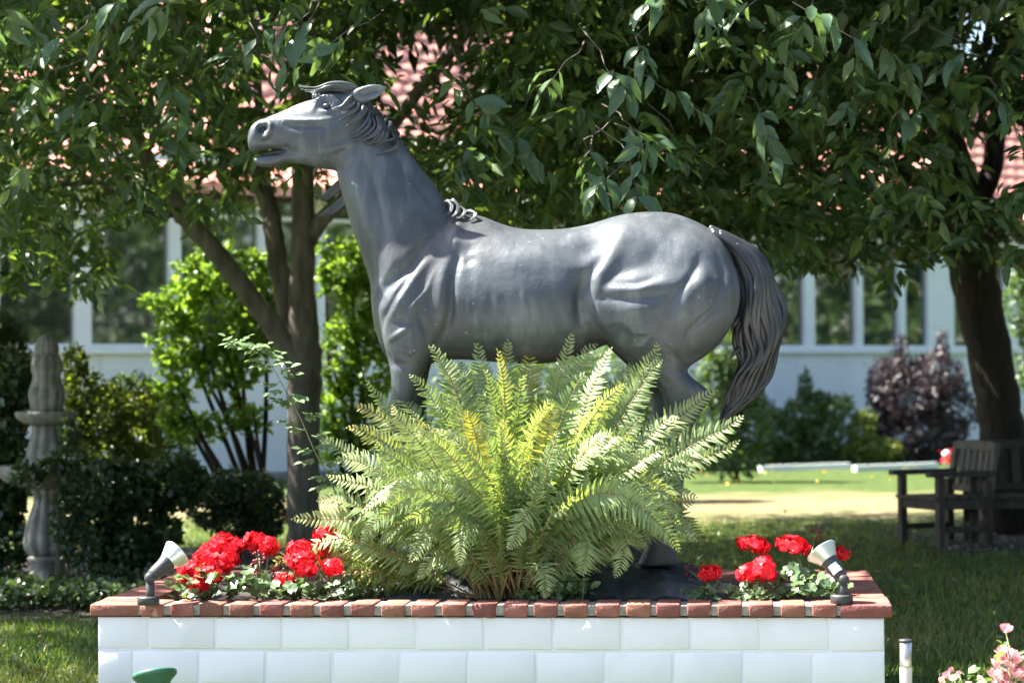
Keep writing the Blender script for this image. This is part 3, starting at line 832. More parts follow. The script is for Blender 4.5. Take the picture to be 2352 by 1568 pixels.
shrub('ground_ivy', 'low trailing ivy along the front edge of the soil bed', 'ivy', 15.1, (150, 1385),
      [(60, 1375, 120, 12), (220, 1372, 110, 12), (330, 1360, 60, 16), (-60, 1370, 100, 16), (130, 1350, 160, 12)], 2600, .055, M['ivy'], wr=.75, tpl=T4, stems=0, depth=9)
shrub('conifer_bush', 'dark needled bush at the far left under the window', 'bush', 20.5, (-20, 1200),
      [(10, 800, 60, 50), (-30, 760, 80, 60), (30, 860, 60, 60)], 4000, .09, M['darkleaf'], wr=.12, stems=4)
shrub('ivy_creeper', 'dark ivy creeper climbing over the stone fountain', 'ivy', 16.2, (150, 1345),
      [(150, 1060, 60, 30), (120, 1080, 60, 25), (190, 1130, 60, 60), (150, 1190, 40, 60), (180, 1260, 45, 60), (160, 1000, 28, 40), (60, 1090, 40, 30), (30, 1330, 60, 20), (160, 1340, 80, 22), (250, 1330, 70, 30)], 1700, .06, M['ivy'], wr=.75, tpl=T4, stems=6, stemr=.006, depth=.5)
shrub('green_shrub', 'dark green shrub behind the horse tail against the white wall', 'shrub', 33, (1700, 1120),
      [(1680, 800, 60, 90), (1700, 900, 60, 80), (1720, 980, 60, 70), (1650, 980, 70, 80), (1640, 880, 50, 80), (1690, 1050, 70, 50), (1600, 1040, 60, 50)], 5000, .11, M['midleaf'], wr=.45, stems=7, stemr=.02)
shrub('green_shrub', 'broad green shrub behind the horse belly', 'shrub', 28, (1350, 1100), [(1250, 900, 120, 110), (1420, 870, 110, 110), (1540, 950, 90, 110), (1080, 930, 90, 100), (1350, 1000, 200, 80)], 6500, .1, M['midleaf'], wr=.45, stems=8, stemr=.02)
shrub('green_shrub', 'mid green shrub under the right windows left of the purple barberry', 'shrub', 39, (1850, 1065),
      [(1840, 960, 60, 45), (1850, 895, 16, 45), (1790, 1000, 60, 40), (1890, 1000, 60, 45), (1920, 940, 40, 35), (1850, 1040, 110, 28), (1760, 950, 30, 35), (1780, 1045, 60, 22), (1880, 920, 25, 25)], 5200, .13, M['midleaf'], wr=.4, stems=6, stemr=.02)
shrub('green_shrub', 'small yellow flecked green shrub at the foot of the purple barberry', 'shrub', 39, (1990, 1075),
      [(1980, 990, 35, 50), (2010, 1035, 70, 30), (1960, 1040, 50, 26)], 1900, .12, M['yellowleaf'], wr=.4, stems=4)
shrub('barberry_bush', 'feathery purple barberry bush left of the dark trunk', 'bush', 39.5, (2110, 1075),
      [(2090, 910, 105, 80), (2150, 870, 75, 65), (2045, 870, 60, 55), (2185, 950, 60, 90), (2100, 1000, 120, 65), (2165, 805, 16, 40), (2070, 810, 18, 40), (2130, 1040, 110, 35), (2040, 960, 50, 60)], 9500, .12, M['purple'], wr=.35, stems=12, stemr=.012, up=.8)
shrub('distant_bush', 'pale green bush at the right edge beyond the dark trunk', 'bush', 34, (2350, 1080),
      [(2350, 700, 50, 90), (2370, 640, 40, 60), (2380, 850, 50, 90)], 1800, .1, M['midleaf'], wr=.5, stems=4)

# unseen trees, added for the panes and the bronze to reflect
far = []
for i in range(700):
    x = R.uniform(-32, 30); h = R.uniform(.2, 9)
    far.append((x, -17 - R.uniform(0, 5) - abs(x) * .05, h * (1 - .25 * math.sin(x * .5) ** 2)))
for i in range(900):
    a = R.uniform(-.85, 1.1)
    rr = 30 + R.uniform(0, 6)
    far.append((rr * math.cos(a) + 4, 14 - rr * math.sin(a) * 1.1 + 6, R.uniform(.2, 10)))
C = np.repeat(np.array(far), 40, axis=0) + R.normal(size=(1600 * 40, 3)) * np.array([.9, .9, .7])
C = C[C[:, 2] > .05]
me = scatter('added_treeline', C, rdir(len(C)), rdir(len(C)), R.uniform(.4, .8, len(C)), .6, T2)
tag(part('added_treeline', me, M['midleaf']), 'unseen wood of green trees added for the panes to reflect', 'wood', kind='stuff')

# ================================================================== PLANTER
TH = rad(5.5)
EXP = Vector((math.cos(TH), -math.sin(TH), 0)); EYP = Vector((math.sin(TH), math.cos(TH), 0))
PL = at(205, 1386, 10.08)
CAPZ = PL.z
dR = CF + CR * ((2048 - 1176) / F_PX) + CU * ((784 - 1384) / F_PX)
# walk along EXP from PL until the ray of the right corner is met
a_, b_ = EXP.x, EXP.y
kx, ky = dR.x, dR.y
PW = (kx * PL.y - ky * PL.x) / (a_ * ky - b_ * kx)
PD = 1.78
PM = Matrix((EXP, EYP, Vector((0, 0, 1)))).transposed()
PROT = (0, 0, -TH)
def pl(x, y, z):
    return Vector((PL.x, PL.y, 0)) + EXP * x + EYP * y + Vector((0, 0, z))
print('planter', PW, CAPZ, PL)
planter = thing('brick_planter', 'white block planter with red brick coping under the horse statue', 'planter', pl(PW / 2, PD / 2, 0))
BW, BL, BH = .104, .218, .054
brick_meshes = [bevelled('brick', (BW, BL, BH), .006, .0022) for _ in range(4)]
end_meshes = [bevelled('brick', (BL, BW, BH), .006, .0022) for _ in range(3)]
for me in brick_meshes + end_meshes: me.materials.append(M['brick'])
ZB = CAPZ - BH / 2
def brick(x, y, me):
    part('brick', me, None, planter, loc=pl(x, y, ZB + random.uniform(-.002, .002)), rot=(random.uniform(-.008, .008), random.uniform(-.008, .008), -TH + random.uniform(-.012, .012)))
nf = 23
pitch = (PW - 2 * BL) / nf
for yy in (BL / 2, PD - BL / 2):
    for i in range(nf):
        brick(BL + pitch * (i + .5) + random.uniform(-.004, .004), yy + random.uniform(-.003, .003), random.choice(brick_meshes))
ns = round(PD / .121)
for xx in (BL / 2, PW - BL / 2):
    for j in range(ns):
        brick(xx + random.uniform(-.003, .003), (j + .5) * PD / ns, random.choice(end_meshes))
mo = MB()
g_ = .010
for (x, y, sx, sy) in ((PW / 2, BL / 2, PW - 2 * g_, BL - 2 * g_), (PW / 2, PD - BL / 2, PW - 2 * g_, BL - 2 * g_), (BL / 2, PD / 2, BL - 2 * g_, PD - 2 * BL), (PW - BL / 2, PD / 2, BL - 2 * g_, PD - 2 * BL)):
    mo.box(pl(x, y, CAPZ - BH / 2 - .002), (sx, sy, BH - .012), PM)
part('mortar', mo.mesh('mortar'), M['mortar'], planter)
# block courses
INS = .026
JH, JW = .151, .2985
WT = .175
topw = CAPZ - BH - .003
ncourse = int(math.ceil((topw + .02) / JH))
hb = JH - .012
bl_mesh = {}
def block(x0, x1, y0, y1, z0, z1, side):
    sx, sy, sz = x1 - x0, y1 - y0, z1 - z0
    key = (round(sx, 3), round(sy, 3), round(sz, 3), random.randrange(3))
    if key not in bl_mesh:
        bl_mesh[key] = bevelled("block", (sx, sy, sz), .007, .0014, 2); bl_mesh[key].materials.append(M['white_block'])
    part('block', bl_mesh[key], None, planter, loc=pl((x0 + x1) / 2, (y0 + y1) / 2, (z0 + z1) / 2) + EYP * random.uniform(-.0025, .0025), rot=(0, 0, -TH + random.uniform(-.003, .003)))
for c in range(ncourse):
    z1 = topw - c * JH - .004
    z0 = max(z1 - hb, -.02)
    if z1 - z0 < .03: continue
    off = .235 if c % 2 == 0 else .16
    for (ya, yb) in ((INS, INS + WT), (PD - INS - WT, PD - INS)):
        xs = [INS]
        x = INS + off
        while x < PW - INS - .08:
            xs.append(x); x += JW
        xs.append(PW - INS)
        for xa, xb in zip(xs[:-1], xs[1:]):
            block(xa + .005, xb - .005, ya, yb, z0, z1, 0)
    ya, yb = INS + WT, PD - INS - WT
    nb = 5
    for k in range(nb):
        for xa in (INS, PW - INS - WT):
            block(xa, xa + WT, ya + (yb - ya) * k / nb + .005, ya + (yb - ya) * (k + 1) / nb - .005, z0, z1, 1)
jb = MB()
jr = .005
for (x0, x1, y0, y1) in ((INS + jr, PW - INS - jr, INS + jr, INS + WT - jr), (INS + jr, PW - INS - jr, PD - INS - WT + jr, PD - INS - jr), (INS + jr, INS + WT - jr, INS + WT, PD - INS - WT), (PW - INS - WT + jr, PW - INS - jr, INS + WT, PD - INS - WT)):
    jb.box(pl((x0 + x1) / 2, (y0 + y1) / 2, (topw - .004) / 2), (x1 - x0, y1 - y0, topw - .004), PM)
part('joint', jb.mesh('joint'), M['white_joint'], planter)
# soil
SOILZ = CAPZ - .045
nxs, nys = 60, 30
V, Fc = [], []
for j in range(nys + 1):
    for i in range(nxs + 1):
        u, v_ = i / nxs, j / nys
        x, y = .2 + u * (PW - .4), .2 + v_ * (PD - .4)
        hgt = SOILZ + .05 * math.sin(math.pi * u) * math.sin(math.pi * v_) + random.uniform(-.012, .012)
        V.append(pl(x, y, hgt))
for j in range(nys):
    for i in range(nxs):
        q = j * (nxs + 1) + i
        Fc.append((q, q + 1, q + nxs + 2, q + nxs + 1))
part('soil', mesh('soil', V, Fc, True), M['soil'], planter)

# ================================================================== HORSE STATUE
def hp(px, py, dy=0.0):
    p = at(px, py, HY)
    return Vector((p.x, HY + dy, p.z))
def lofted(b, rows, k=4, n=28, ex=1.0):
    """rows: (ax, ay, bx, by, half width m, depth offset m, egg) -> closed loft"""
    rr = crom(rows, k)
    V, Fc = [], []
    for r in rr:
        a, c = hp(r[0], r[1]), hp(r[2], r[3])
        mid, ax = (a + c) / 2, (a - c) / 2
        for i in range(n):
            th = 2 * math.pi * i / n
            s_, c_ = math.sin(th), math.cos(th)
            s2 = math.copysign(abs(s_) ** ex, s_); c2 = math.copysign(abs(c_) ** ex, c_)
            V.append(mid + ax * s2 + Vector((0, 1, 0)) * (r[5] + r[4] * c2 * (1 - r[6] * s_)))
    m_ = len(rr)
    for j in range(m_ - 1):
        for i in range(n):
            i2 = (i + 1) % n
            Fc.append((j * n + i, j * n + i2, (j + 1) * n + i2, (j + 1) * n + i))
    Fc.append(tuple(range(n - 1, -1, -1))); Fc.append(tuple(range((m_ - 1) * n, m_ * n)))
    b.add(V, Fc)
hb_ = MB()
# trunk of the body
lofted(hb_, [(852, 655, 854, 715, .05, 0, 0), (862, 620, 864, 765, .11, 0, 0), (885, 570, 888, 822, .165, 0, .05), (930, 535, 935, 842, .205, 0, .1), (985, 508, 990, 836, .225, 0, .2), (1040, 489, 1045, 826, .24, 0, .3),
             (1100, 494, 1105, 829, .265, 0, .28), (1150, 513, 1155, 833, .285, 0, .2), (1200, 525, 1205, 836, .295, 0, .12), (1280, 526, 1280, 832, .288, 0, .1), (1350, 515, 1345, 812, .268, 0, .12), (1420, 494, 1400, 790, .258, 0, .12),
             (1480, 486, 1460, 785, .265, 0, .14), (1545, 489, 1530, 800, .255, 0, .12), (1605, 511, 1600, 805, .225, 0, .1), (1650, 540, 1645, 770, .17, 0, .05), (1678, 575, 1678, 720, .10, 0, 0), (1690, 610, 1690, 680, .04, 0, 0)], 3, 32)
# neck
lofted(hb_, [(1070, 520, 862, 735, .185, 0, .35), (1055, 500, 853, 668, .185, 0, .35), (1037, 480, 842, 622, .165, 0, .35), (1003, 430, 822, 565, .142, 0, .3), (968, 384, 803, 508, .122, 0, .28), (936, 342, 787, 452, .106, 0, .25), (908, 304, 775, 408, .096, 0, .2), (880, 268, 775, 385, .088, 0, .15), (850, 238, 778, 350, .07, 0, .1)], 4, 28)
# head: skull and upper jaw, then lower jaw
lofted(hb_, [(858, 240, 845, 315, .045, 0, 0), (838, 218, 828, 352, .068, 0, 0), (808, 208, 805, 385, .086, 0, -.12), (775, 214, 775, 392, .098, 0, -.05), (742, 222, 738, 388, .10, 0, .05), (705, 232, 700, 378, .086, 0, .02), (672, 244, 668, 366, .070, 0, -.05),
             (642, 258, 645, 346, .06, 0, -.1), (615, 268, 620, 343, .056, 0, -.12), (592, 277, 597, 347, .055, 0, -.05), (577, 290, 580, 349, .048, 0, 0), (569, 308, 571, 343, .03, 0, 0)], 4, 28)
lofted(hb_, [(715, 330, 712, 380, .055, 0, 0), (685, 338, 682, 376, .05, 0, 0), (655, 350, 655, 374, .042, 0, 0), (632, 354, 636, 381, .038, 0, 0), (610, 356, 615, 385, .037, 0, 0), (592, 359, 596, 383, .032, 0, 0), (582, 364, 585, 376, .02, 0, 0)], 4, 20)
# ear, laid back
lofted(hb_, [(806, 212, 812, 236, .022, -.05, 0), (824, 204, 832, 240, .024, -.056, 0), (846, 197, 854, 238, .02, -.063, 0), (868, 195, 875, 228, .014, -.066, 0), (886, 198, 889, 214, .009, -.067, 0), (898, 202, 898, 206, .006, -.067, 0)], 3, 14)
lofted(hb_, [(806, 216, 812, 236, .022, .05, 0), (812, 200, 822, 228, .026, .055, 0), (820, 196, 832, 222, .022, .06, 0), (832, 196, 840, 212, .014, .062, 0), (842, 198, 846, 204, .007, .062, 0)], 3, 14)
def leg(rows, dx=0, dy=1, fx=None):
    out = []
    for (y, x0, x1, hw, yc) in rows:
        sh = fx(y) if fx else 0
        out.append((x0 + sh, y, x1 + sh, y, hw, yc * dy, 0))
    lofted(hb_, out, 3, 24, .95)
HIND = [(520, 1510, 1600, .05, -.07), (550, 1470, 1640, .10, -.10), (585, 1430, 1668, .135, -.115), (620, 1392, 1686, .15, -.13), (655, 1352, 1692, .162, -.165), (690, 1339, 1693, .160, -.178), (730, 1345, 1684, .154, -.182), (770, 1378, 1662, .14, -.172), (800, 1404, 1638, .124, -.165),
        (825, 1430, 1605, .105, -.155), (850, 1464, 1572, .085, -.16), (878, 1496, 1598, .07, -.16), (902, 1513, 1627, .062, -.16), (930, 1522, 1616, .058, -.16), (975, 1531, 1592, .048, -.155), (1050, 1538, 1586, .04, -.155),
        (1130, 1540, 1584, .04, -.155), (1180, 1536, 1590, .05, -.155), (1210, 1528, 1580, .044, -.155), (1238, 1516, 1580, .055, -.155), (1292, 1496, 1592, .068, -.155)]
leg(HIND, fx=lambda y: 0 if y < 940 else (y - 940) * -.11)
leg(HIND, dy=-1, fx=lambda y: 0 if y < 820 else (y - 820) * -.2)
FORE = [(640, 880, 1035, .09, -.12), (700, 872, 1036, .11, -.135), (750, 876, 1030, .105, -.14), (790, 884, 1012, .098, -.14), (825, 894, 992, .085, -.14), (855, 900, 976, .074, -.14), (885, 902, 966, .066, -.14), (930, 898, 954, .058, -.14), (980, 886, 944, .058, -.14), (1012, 880, 932, .05, -.14),
        (1060, 872, 916, .04, -.14), (1130, 862, 904, .04, -.14), (1185, 850, 900, .05, -.14), (1215, 840, 886, .045, -.14), (1240, 828, 886, .055, -.14), (1292, 812, 896, .068, -.14)]
leg(FORE)
leg(FORE, dy=-1, fx=lambda y: 0 if y < 820 else (y - 820) * .22)
me0 = hb_.mesh('body_parts')
tmp = bpy.data.objects.new('tmp_body', me0); COL.objects.link(tmp)
rm = tmp.modifiers.new('r', 'REMESH'); rm.mode = 'VOXEL'; rm.voxel_size = .0085
dg = bpy.context.evaluated_depsgraph_get()
bme = bpy.data.meshes.new_from_object(tmp.evaluated_get(dg))
bpy.data.objects.remove(tmp)
bme.name = 'body'
nv = len(bme.vertices)
V = np.empty(nv * 3, np.float32); bme.vertices.foreach_get('co', V); V = V.reshape(-1, 3).astype(float)
E = np.empty(len(bme.edges) * 2, np.int32); bme.edges.foreach_get('vertices', E); E = E.reshape(-1, 2)
deg = np.bincount(E.ravel(), minlength=nv).astype(float)[:, None]
def lap(X):
    S = np.zeros_like(X)
    for k in range(X.shape[1]):
        S[:, k] = np.bincount(E[:, 0], X[E[:, 1], k], nv) + np.bincount(E[:, 1], X[E[:, 0], k], nv)
    return S / deg
fine = np.interp(project(V)[0], [560, 660, 900], [.25, .5, 1.0])[:, None]     # keep the head crisp
for it in range(9):
    V = V + (lap(V) - V) * .6 * fine
pxv, pyv = project(V)
soft = (np.interp(pxv, [840, 900], [0, 1]) * np.interp(pyv, [760, 830], [1, 0]))[:, None]
for it in range(6):
    V = V + (lap(V) - V) * .6 * soft
def vnormals(V):
    bme.vertices.foreach_set('co', V.astype(np.float32).ravel()); bme.update()
    Nn = np.empty(nv * 3, np.float32); bme.vertices.foreach_get('normal', Nn)
    return Nn.reshape(-1, 3).astype(float)
Nv = vnormals(V)
# modelling strokes: ridges (+) and grooves (-) along lines on the flank, in metres
STROKES = [
    ([(1056, 560), (1053, 595), (1041, 636), (1036, 680), (1037, 724), (1030, 753), (1012, 800)], 10, -.020),
    ([(1030, 600), (1018, 660), (1012, 730), (1000, 780)], 20, .010),
    ([(1030, 520), (991, 548), (950, 606), (901, 665), (877, 724)], 9, -.011),
    ([(1000, 585), (960, 640), (925, 690), (900, 740)], 11, .009),
    ([(927, 605), (901, 644), (880, 680), (864, 724)], 8, -.011),
    ([(945, 640), (915, 685), (889, 728), (880, 765)], 7, -.010),
    ([(885, 640), (868, 690), (866, 740)], 13, .012),
    ([(1000, 630), (985, 672), (940, 722), (925, 728)], 5, .006),
    ([(921, 760), (930, 775)], 22, .012), ([(945, 745), (910, 742)], 7, -.008), ([(925, 800), (948, 812), (957, 795)], 5, .007),
    ([(972, 690), (968, 730), (985, 770), (985, 800)], 8, -.009),
    ([(880, 800), (905, 835), (950, 845)], 9, -.008),
    ([(1060, 500), (1045, 545), (1058, 585)], 13, .010),
    ([(1080, 560), (1072, 590), (1085, 620)], 16, -.010),
    ([(1100, 570), (1180, 600), (1260, 590), (1340, 560)], 34, .012),
    ([(1240, 580), (1330, 585), (1395, 560)], 24, -.010),
    ([(1330, 620), (1334, 690), (1336, 770)], 22, -.026),
    ([(1440, 520), (1412, 575), (1385, 620)], 22, .009),
    ([(1412, 590), (1376, 640), (1362, 690), (1374, 735), (1410, 790), (1440, 820)], 15, .014),
    ([(1385, 590), (1345, 640), (1326, 690), (1334, 745), (1372, 800)], 12, -.016),
    ([(1560, 560), (1500, 600), (1470, 640)], 26, -.007), ([(1480, 560), (1540, 545), (1600, 570)], 30, .008),
    ([(826, 222), (850, 217), (886, 208)], 8, -.022),
    ([(1395, 655), (1453, 656), (1512, 638)], 9, -.008),
    ([(1375, 668), (1450, 672), (1530, 652)], 9, .006),
    ([(1358, 690), (1428, 692), (1501, 688), (1545, 668)], 9, -.008),
    ([(1400, 722), (1470, 716), (1510, 712)], 12, .006),
    ([(1600, 590), (1592, 612), (1574, 643), (1532, 694), (1518, 734), (1515, 782)], 9, -.012),
    ([(1620, 600), (1600, 655), (1560, 710), (1545, 770)], 16, .009),
    ([(1635, 575), (1650, 650), (1630, 710), (1570, 765), (1563, 795)], 8, -.009),
    ([(1380, 745), (1420, 740), (1445, 760)], 8, .006), ([(1440, 742), (1446, 765), (1475, 768), (1495, 755)], 5, .006),
    ([(1495, 760), (1470, 795), (1443, 801)], 6, .006), ([(1510, 790), (1550, 830), (1590, 890)], 7, -.007),
    ([(1475, 845), (1520, 890), (1530, 930)], 8, .005), ([(1560, 880), (1595, 900)], 9, .006),
    # neck
    ([(833, 343), (847, 385), (860, 422), (877, 481), (888, 540), (880, 590)], 9, -.010),
    ([(815, 400), (835, 470), (855, 540), (866, 590)], 12, .007),
    ([(890, 345), (905, 400), (930, 470), (950, 520)], 16, .006),
    ([(905, 350), (935, 400), (975, 450), (1010, 490)], 8, -.004),
    # head
    ([(783, 330), (790, 350)], 34, .010),
    ([(820, 300), (826, 330), (822, 365), (800, 392), (775, 396)], 7, -.012),
    ([(646, 278), (687, 282), (740, 283), (775, 276)], 5, .009), ([(660, 291), (700, 295), (760, 298)], 7, -.010),
    ([(640, 270), (681, 252), (715, 236)], 6, -.006), ([(655, 258), (690, 242), (725, 226)], 5, .005),
    ([(722, 258), (730, 238), (744, 227), (770, 229), (788, 246)], 6, .020),
    ([(735, 258), (752, 261), (775, 256)], 5, .006), ([(752, 246)], 9, -.014),
    ([(795, 238), (785, 262)], 9, -.006),
    ([(601, 288), (608, 306)], 10, -.034), ([(612, 280), (623, 288), (625, 302), (615, 316), (598, 320)], 5, .018), ([(600, 281), (591, 296), (592, 310)], 5, .010),
    ([(580, 336), (620, 334), (655, 333)], 5, .004), ([(655, 340), (668, 345)], 6, -.008), ([(600, 372), (630, 378)], 7, .003),
    ([(700, 320), (690, 350), (665, 362)], 9, -.006),
]
for k in range(8):
    x = 1066 + 31 * k + random.uniform(-4, 4)
    y0 = 668 + 30 * random.random()
    STROKES.append(([(x - 6, y0), (x, y0 + 50), (x + 6, y0 + 100), (x + 16, 815)], 6.5, -.0048 * random.uniform(.5, 1.3)))
    STROKES.append(([(x + 9, y0), (x + 15, y0 + 50), (x + 21, y0 + 100), (x + 31, 815)], 7, .0034 * random.uniform(.5, 1.3)))
def strokes(V, Nv, lst):
    px, py = project(np.column_stack([V[:, 0], np.full(nv, HY), V[:, 2]]))
    D = np.zeros(nv)
    outer = np.clip((np.abs(Nv[:, 1]) - .1) / .45, 0, 1) * ((Nv[:, 1] * (V[:, 1] - HY)) > 0)
    for pts, r, amp in lst:
        pts = np.array(pts, float)
        d2 = np.full(nv, 1e9)
        if len(pts) == 1:
            d2 = (px - pts[0, 0]) ** 2 + (py - pts[0, 1]) ** 2
        else:
            tg = np.zeros(nv)
            sl_n = np.linalg.norm(np.diff(pts, axis=0), axis=1); cs = np.concatenate([[0], np.cumsum(sl_n)]) / sl_n.sum()
            for q, (a, b) in enumerate(zip(pts[:-1], pts[1:])):
                ab = b - a
                t = np.clip(((px - a[0]) * ab[0] + (py - a[1]) * ab[1]) / (ab @ ab), 0, 1)
                dd = (px - a[0] - t * ab[0]) ** 2 + (py - a[1] - t * ab[1]) ** 2
                tg = np.where(dd < d2, cs[q] + t * (cs[q + 1] - cs[q]), tg)
                d2 = np.minimum(d2, dd)
            amp = amp * (.15 + .85 * np.clip(np.minimum(tg, 1 - tg) / .28, 0, 1))
        if min(q_[0] for q_ in pts) > 840: amp = amp * (1.0 if min(q_[0] for q_ in pts) > 1300 else 1.15)
        D += amp * np.exp(-d2 / (r * r))
    return V + Nv * (D * outer)[:, None]
V = strokes(V, Nv, STROKES)
for it in range(1):
    V = V + (lap(V) - V) * .4 * fine
bme.vertices.foreach_set('co', V.astype(np.float32).ravel()); bme.update()
bme.polygons.foreach_set('use_smooth', np.ones(len(bme.polygons), dtype=bool))
print('body verts', nv)
hz = hp(1250, 1340).z
horse = thing('horse_statue', 'life size grey bronze horse statue standing in the planter', 'statue', (hp(1250, 900).x, HY, hz))
part('body', bme, M['bronze'], horse)
# eye
e = MB(); e.lathe((0, 0, -.016), [(.002, 0), (.010, .003), (.0155, .010), (.017, .016), (.0155, .022), (.010, .029), (.002, .032)], 14)
for sy in (-1, 1):
    part('eye', e.mesh('eye', True), M['bronze_dark'], horse, loc=hp(753, 248, sy * .0745), scale=(1.1, 1, .8))
tg_ = MB()
lofted(tg_, [(690, 335, 690, 362, .04, 0, 0), (660, 338, 660, 360, .036, 0, 0), (630, 346, 630, 358, .028, 0, 0), (606, 352, 606, 360, .016, 0, 0)], 3, 14)
part('mouth_shade', tg_.mesh('mouth_shade', True), M['hole'], horse)  # dark filler, painted as the shade inside the open mouth
for sy in (-1, 1):
    nb_ = MB(); nb_.lathe((0, 0, -.004), [(.002, 0), (.010, .001), (.012, .004), (.010, .007), (.002, .008)], 14, axis=(0, 1, 0))
    part('nostril_shade', nb_.mesh('nostril_shade', True), M['hole'], horse, loc=hp(605, 297, sy * .036), rot=(0, rad(-18), 0), scale=(1.35, 1, 2.0))  # dark disc that paints the shade in the hollow of the nose
# hair: wavy locks
def lock(b, pts, r0, wave=0.0, freq=3.0, ph=0.0, n=6, taper=.15, flat=.8, steps=5):
    rows = crom(pts, steps)
    P = []
    m_ = len(rows)
    for i, r in enumerate(rows):
        t = i / (m_ - 1)
        p = hp(r[0] + wave * math.sin(freq * 6.283 * t + ph), r[1] + .6 * wave * math.cos(freq * 6.283 * t + ph * 1.3), r[2])
        P.append(p)
    Rr = [r0 * (1 - (1 - taper) * (i / (m_ - 1)) ** 1.5) * (.75 + .25 * min(1, 6 * i / (m_ - 1))) / pxm(HY) for i in range(m_)]
    b.tube(P, Rr, n, flat)
tb = MB()
OUT = [(1625, 522), (1690, 552), (1755, 600), (1788, 680), (1796, 760), (1783, 830), (1750, 890), (1705, 940), (1660, 975)]
INN = [(1640, 545), (1680, 590), (1692, 650), (1690, 715), (1690, 770), (1694, 815), (1684, 860), (1668, 915), (1645, 970)]
OUT_, INN_ = crom(OUT, 3), crom(INN, 3)
core = []
for o_, i_ in zip(OUT_, INN_):
    core.append((o_[0] * .93 + i_[0] * .07, o_[1] * .93 + i_[1] * .07, o_[0] * .1 + i_[0] * .9, o_[1] * .1 + i_[1] * .9, .055, 0, 0))
core = [(r[0], r[1], r[2], r[3], .02 + .055 * math.sin(math.pi * min(1, .12 + i / len(core))) , 0, 0) for i, r in enumerate(core)]
lofted(tb, core, 1, 16)
for k in range(46):
    s_ = ((k * 17) % 46 + .5) / 46
    layer = random.uniform(.75, 1.12)
    side = -1 if k % 3 else 1
    end = random.uniform(.74, 1.0)
    st = random.uniform(0, .16)
    pts = []
    m_ = len(OUT_)
    i0, i1 = int(st * m_), min(m_ - 1, int(end * m_))
    amp = random.uniform(4.5, 8)
    for i in range(i0, i1 + 1):
        env = min(1, max(0, (i / m_ - .12) / .25))
        ph = 2 * math.pi * (3.3 * i / m_ + .9 * s_) + .35 * math.sin(k)
        q = min(max(s_ + .05 * math.sin(i * .5 + k), .02), .98)
        x = INN_[i][0] * (1 - q) + OUT_[i][0] * q + amp * env * math.sin(ph); y = INN_[i][1] * (1 - q) + OUT_[i][1] * q + amp * .35 * env * math.cos(ph)
        wd = .02 + .06 * math.sin(math.pi * min(1, .12 + i / m_))
        pts.append((x, y, side * layer * wd * math.sqrt(max(.1, 1 - (2 * q - 1) ** 2)) + .008 * env * math.cos(ph)))
    lock(tb, pts, random.uniform(8, 13), n=7, steps=3, flat=.75, taper=.2)
for pts in ([(1686, 640, -.05), (1676, 670, -.06), (1672, 685, -.05), (1685, 690, -.04)], [(1696, 730, -.05), (1684, 745, -.06), (1676, 760, -.05)], [(1698, 800, -.04), (1684, 812, -.05), (1674, 824, -.05)]):
    lock(tb, pts, 8, n=6)
part('tail', tb.mesh('tail', True), M['bronze_dark'], horse)
fb = MB()
for k in range(11):
    t = k / 10
    j_ = lambda a: random.uniform(-a, a)
    lock(fb, [(842 - 22 * t, 216 + 3 * t, -.02 - .04 * t), (808 - 16 * t + j_(4), 199 + 13 * t + j_(3), -.055 + .05 * t), (765 - 18 * t + j_(5), 191 + 22 * t + j_(3), -.06 + .08 * t), (722 + 2 * t + j_(5), 205 + 20 * t + j_(3), -.065 + .07 * t), (688 + 52 * t + j_(6), 199 + 34 * t + j_(3), -.05 + .05 * t)], random.uniform(3.6, 5.4), wave=random.uniform(.5, 2.2), freq=1.5, ph=k, taper=.1)
part('forelock', fb.mesh('forelock', True), M['bronze'], horse)
mb_ = MB()
for k in range(15):
    t = k / 14
    x, y = 812 + 98 * t, 214 + 96 * t ** 1.15
    L_ = 46 + 26 * math.sin(math.pi * min(1, t * 1.1)) + random.uniform(-9, 9)
    lock(mb_, [(x + 6, y - 2, -.0), (x + random.uniform(-3, 3), y + 10, -.05), (x - 4 + 5 * t + random.uniform(-4, 4), y + L_ * .5, -.088), (x - 14 - random.uniform(0, 10), y + L_ * .8, -.1), (x - 34 - random.uniform(0, 14), y + L_, -.098)], random.uniform(6, 9.5), wave=random.uniform(2.5, 5), freq=random.uniform(1.2, 1.9), ph=k * 1.1 + random.random(), taper=.12)
for k in range(20):     # the crest of the mane, fallen to the far side
    t = (k + random.random() * .6) / 20
    x, y = 862 + 176 * t, 250 + 234 * t ** 1.06
    lock(mb_, [(x - 14, y - 4, .0), (x - 4, y + 2, .012), (x - 4, y + 20, .06), (x - 20, y + 60, .10), (x - 50 - 10 * math.sin(k), y + 95, .12)], 8, wave=2.5, freq=1.2, ph=k * .8)
for (ax_, ay_, bx_, by_) in ((806, 402, 722, 450), (812, 440, 719, 491)):
    for q in range(5):
        o_ = q - 2
        lock(mb_, [(ax_, ay_ + 4 * o_, .09), (ax_ - 26, ay_ + 16 + 5 * o_, .115), (ax_ - 52, ay_ + 36 + 4.5 * o_, .13), (bx_ + 4 * abs(o_), by_ + 1.2 * o_, .14)], 6.5, wave=.8, freq=1, ph=q, taper=.1)
part('mane', mb_.mesh('mane', True), M['bronze_dark'], horse)
wb = MB()
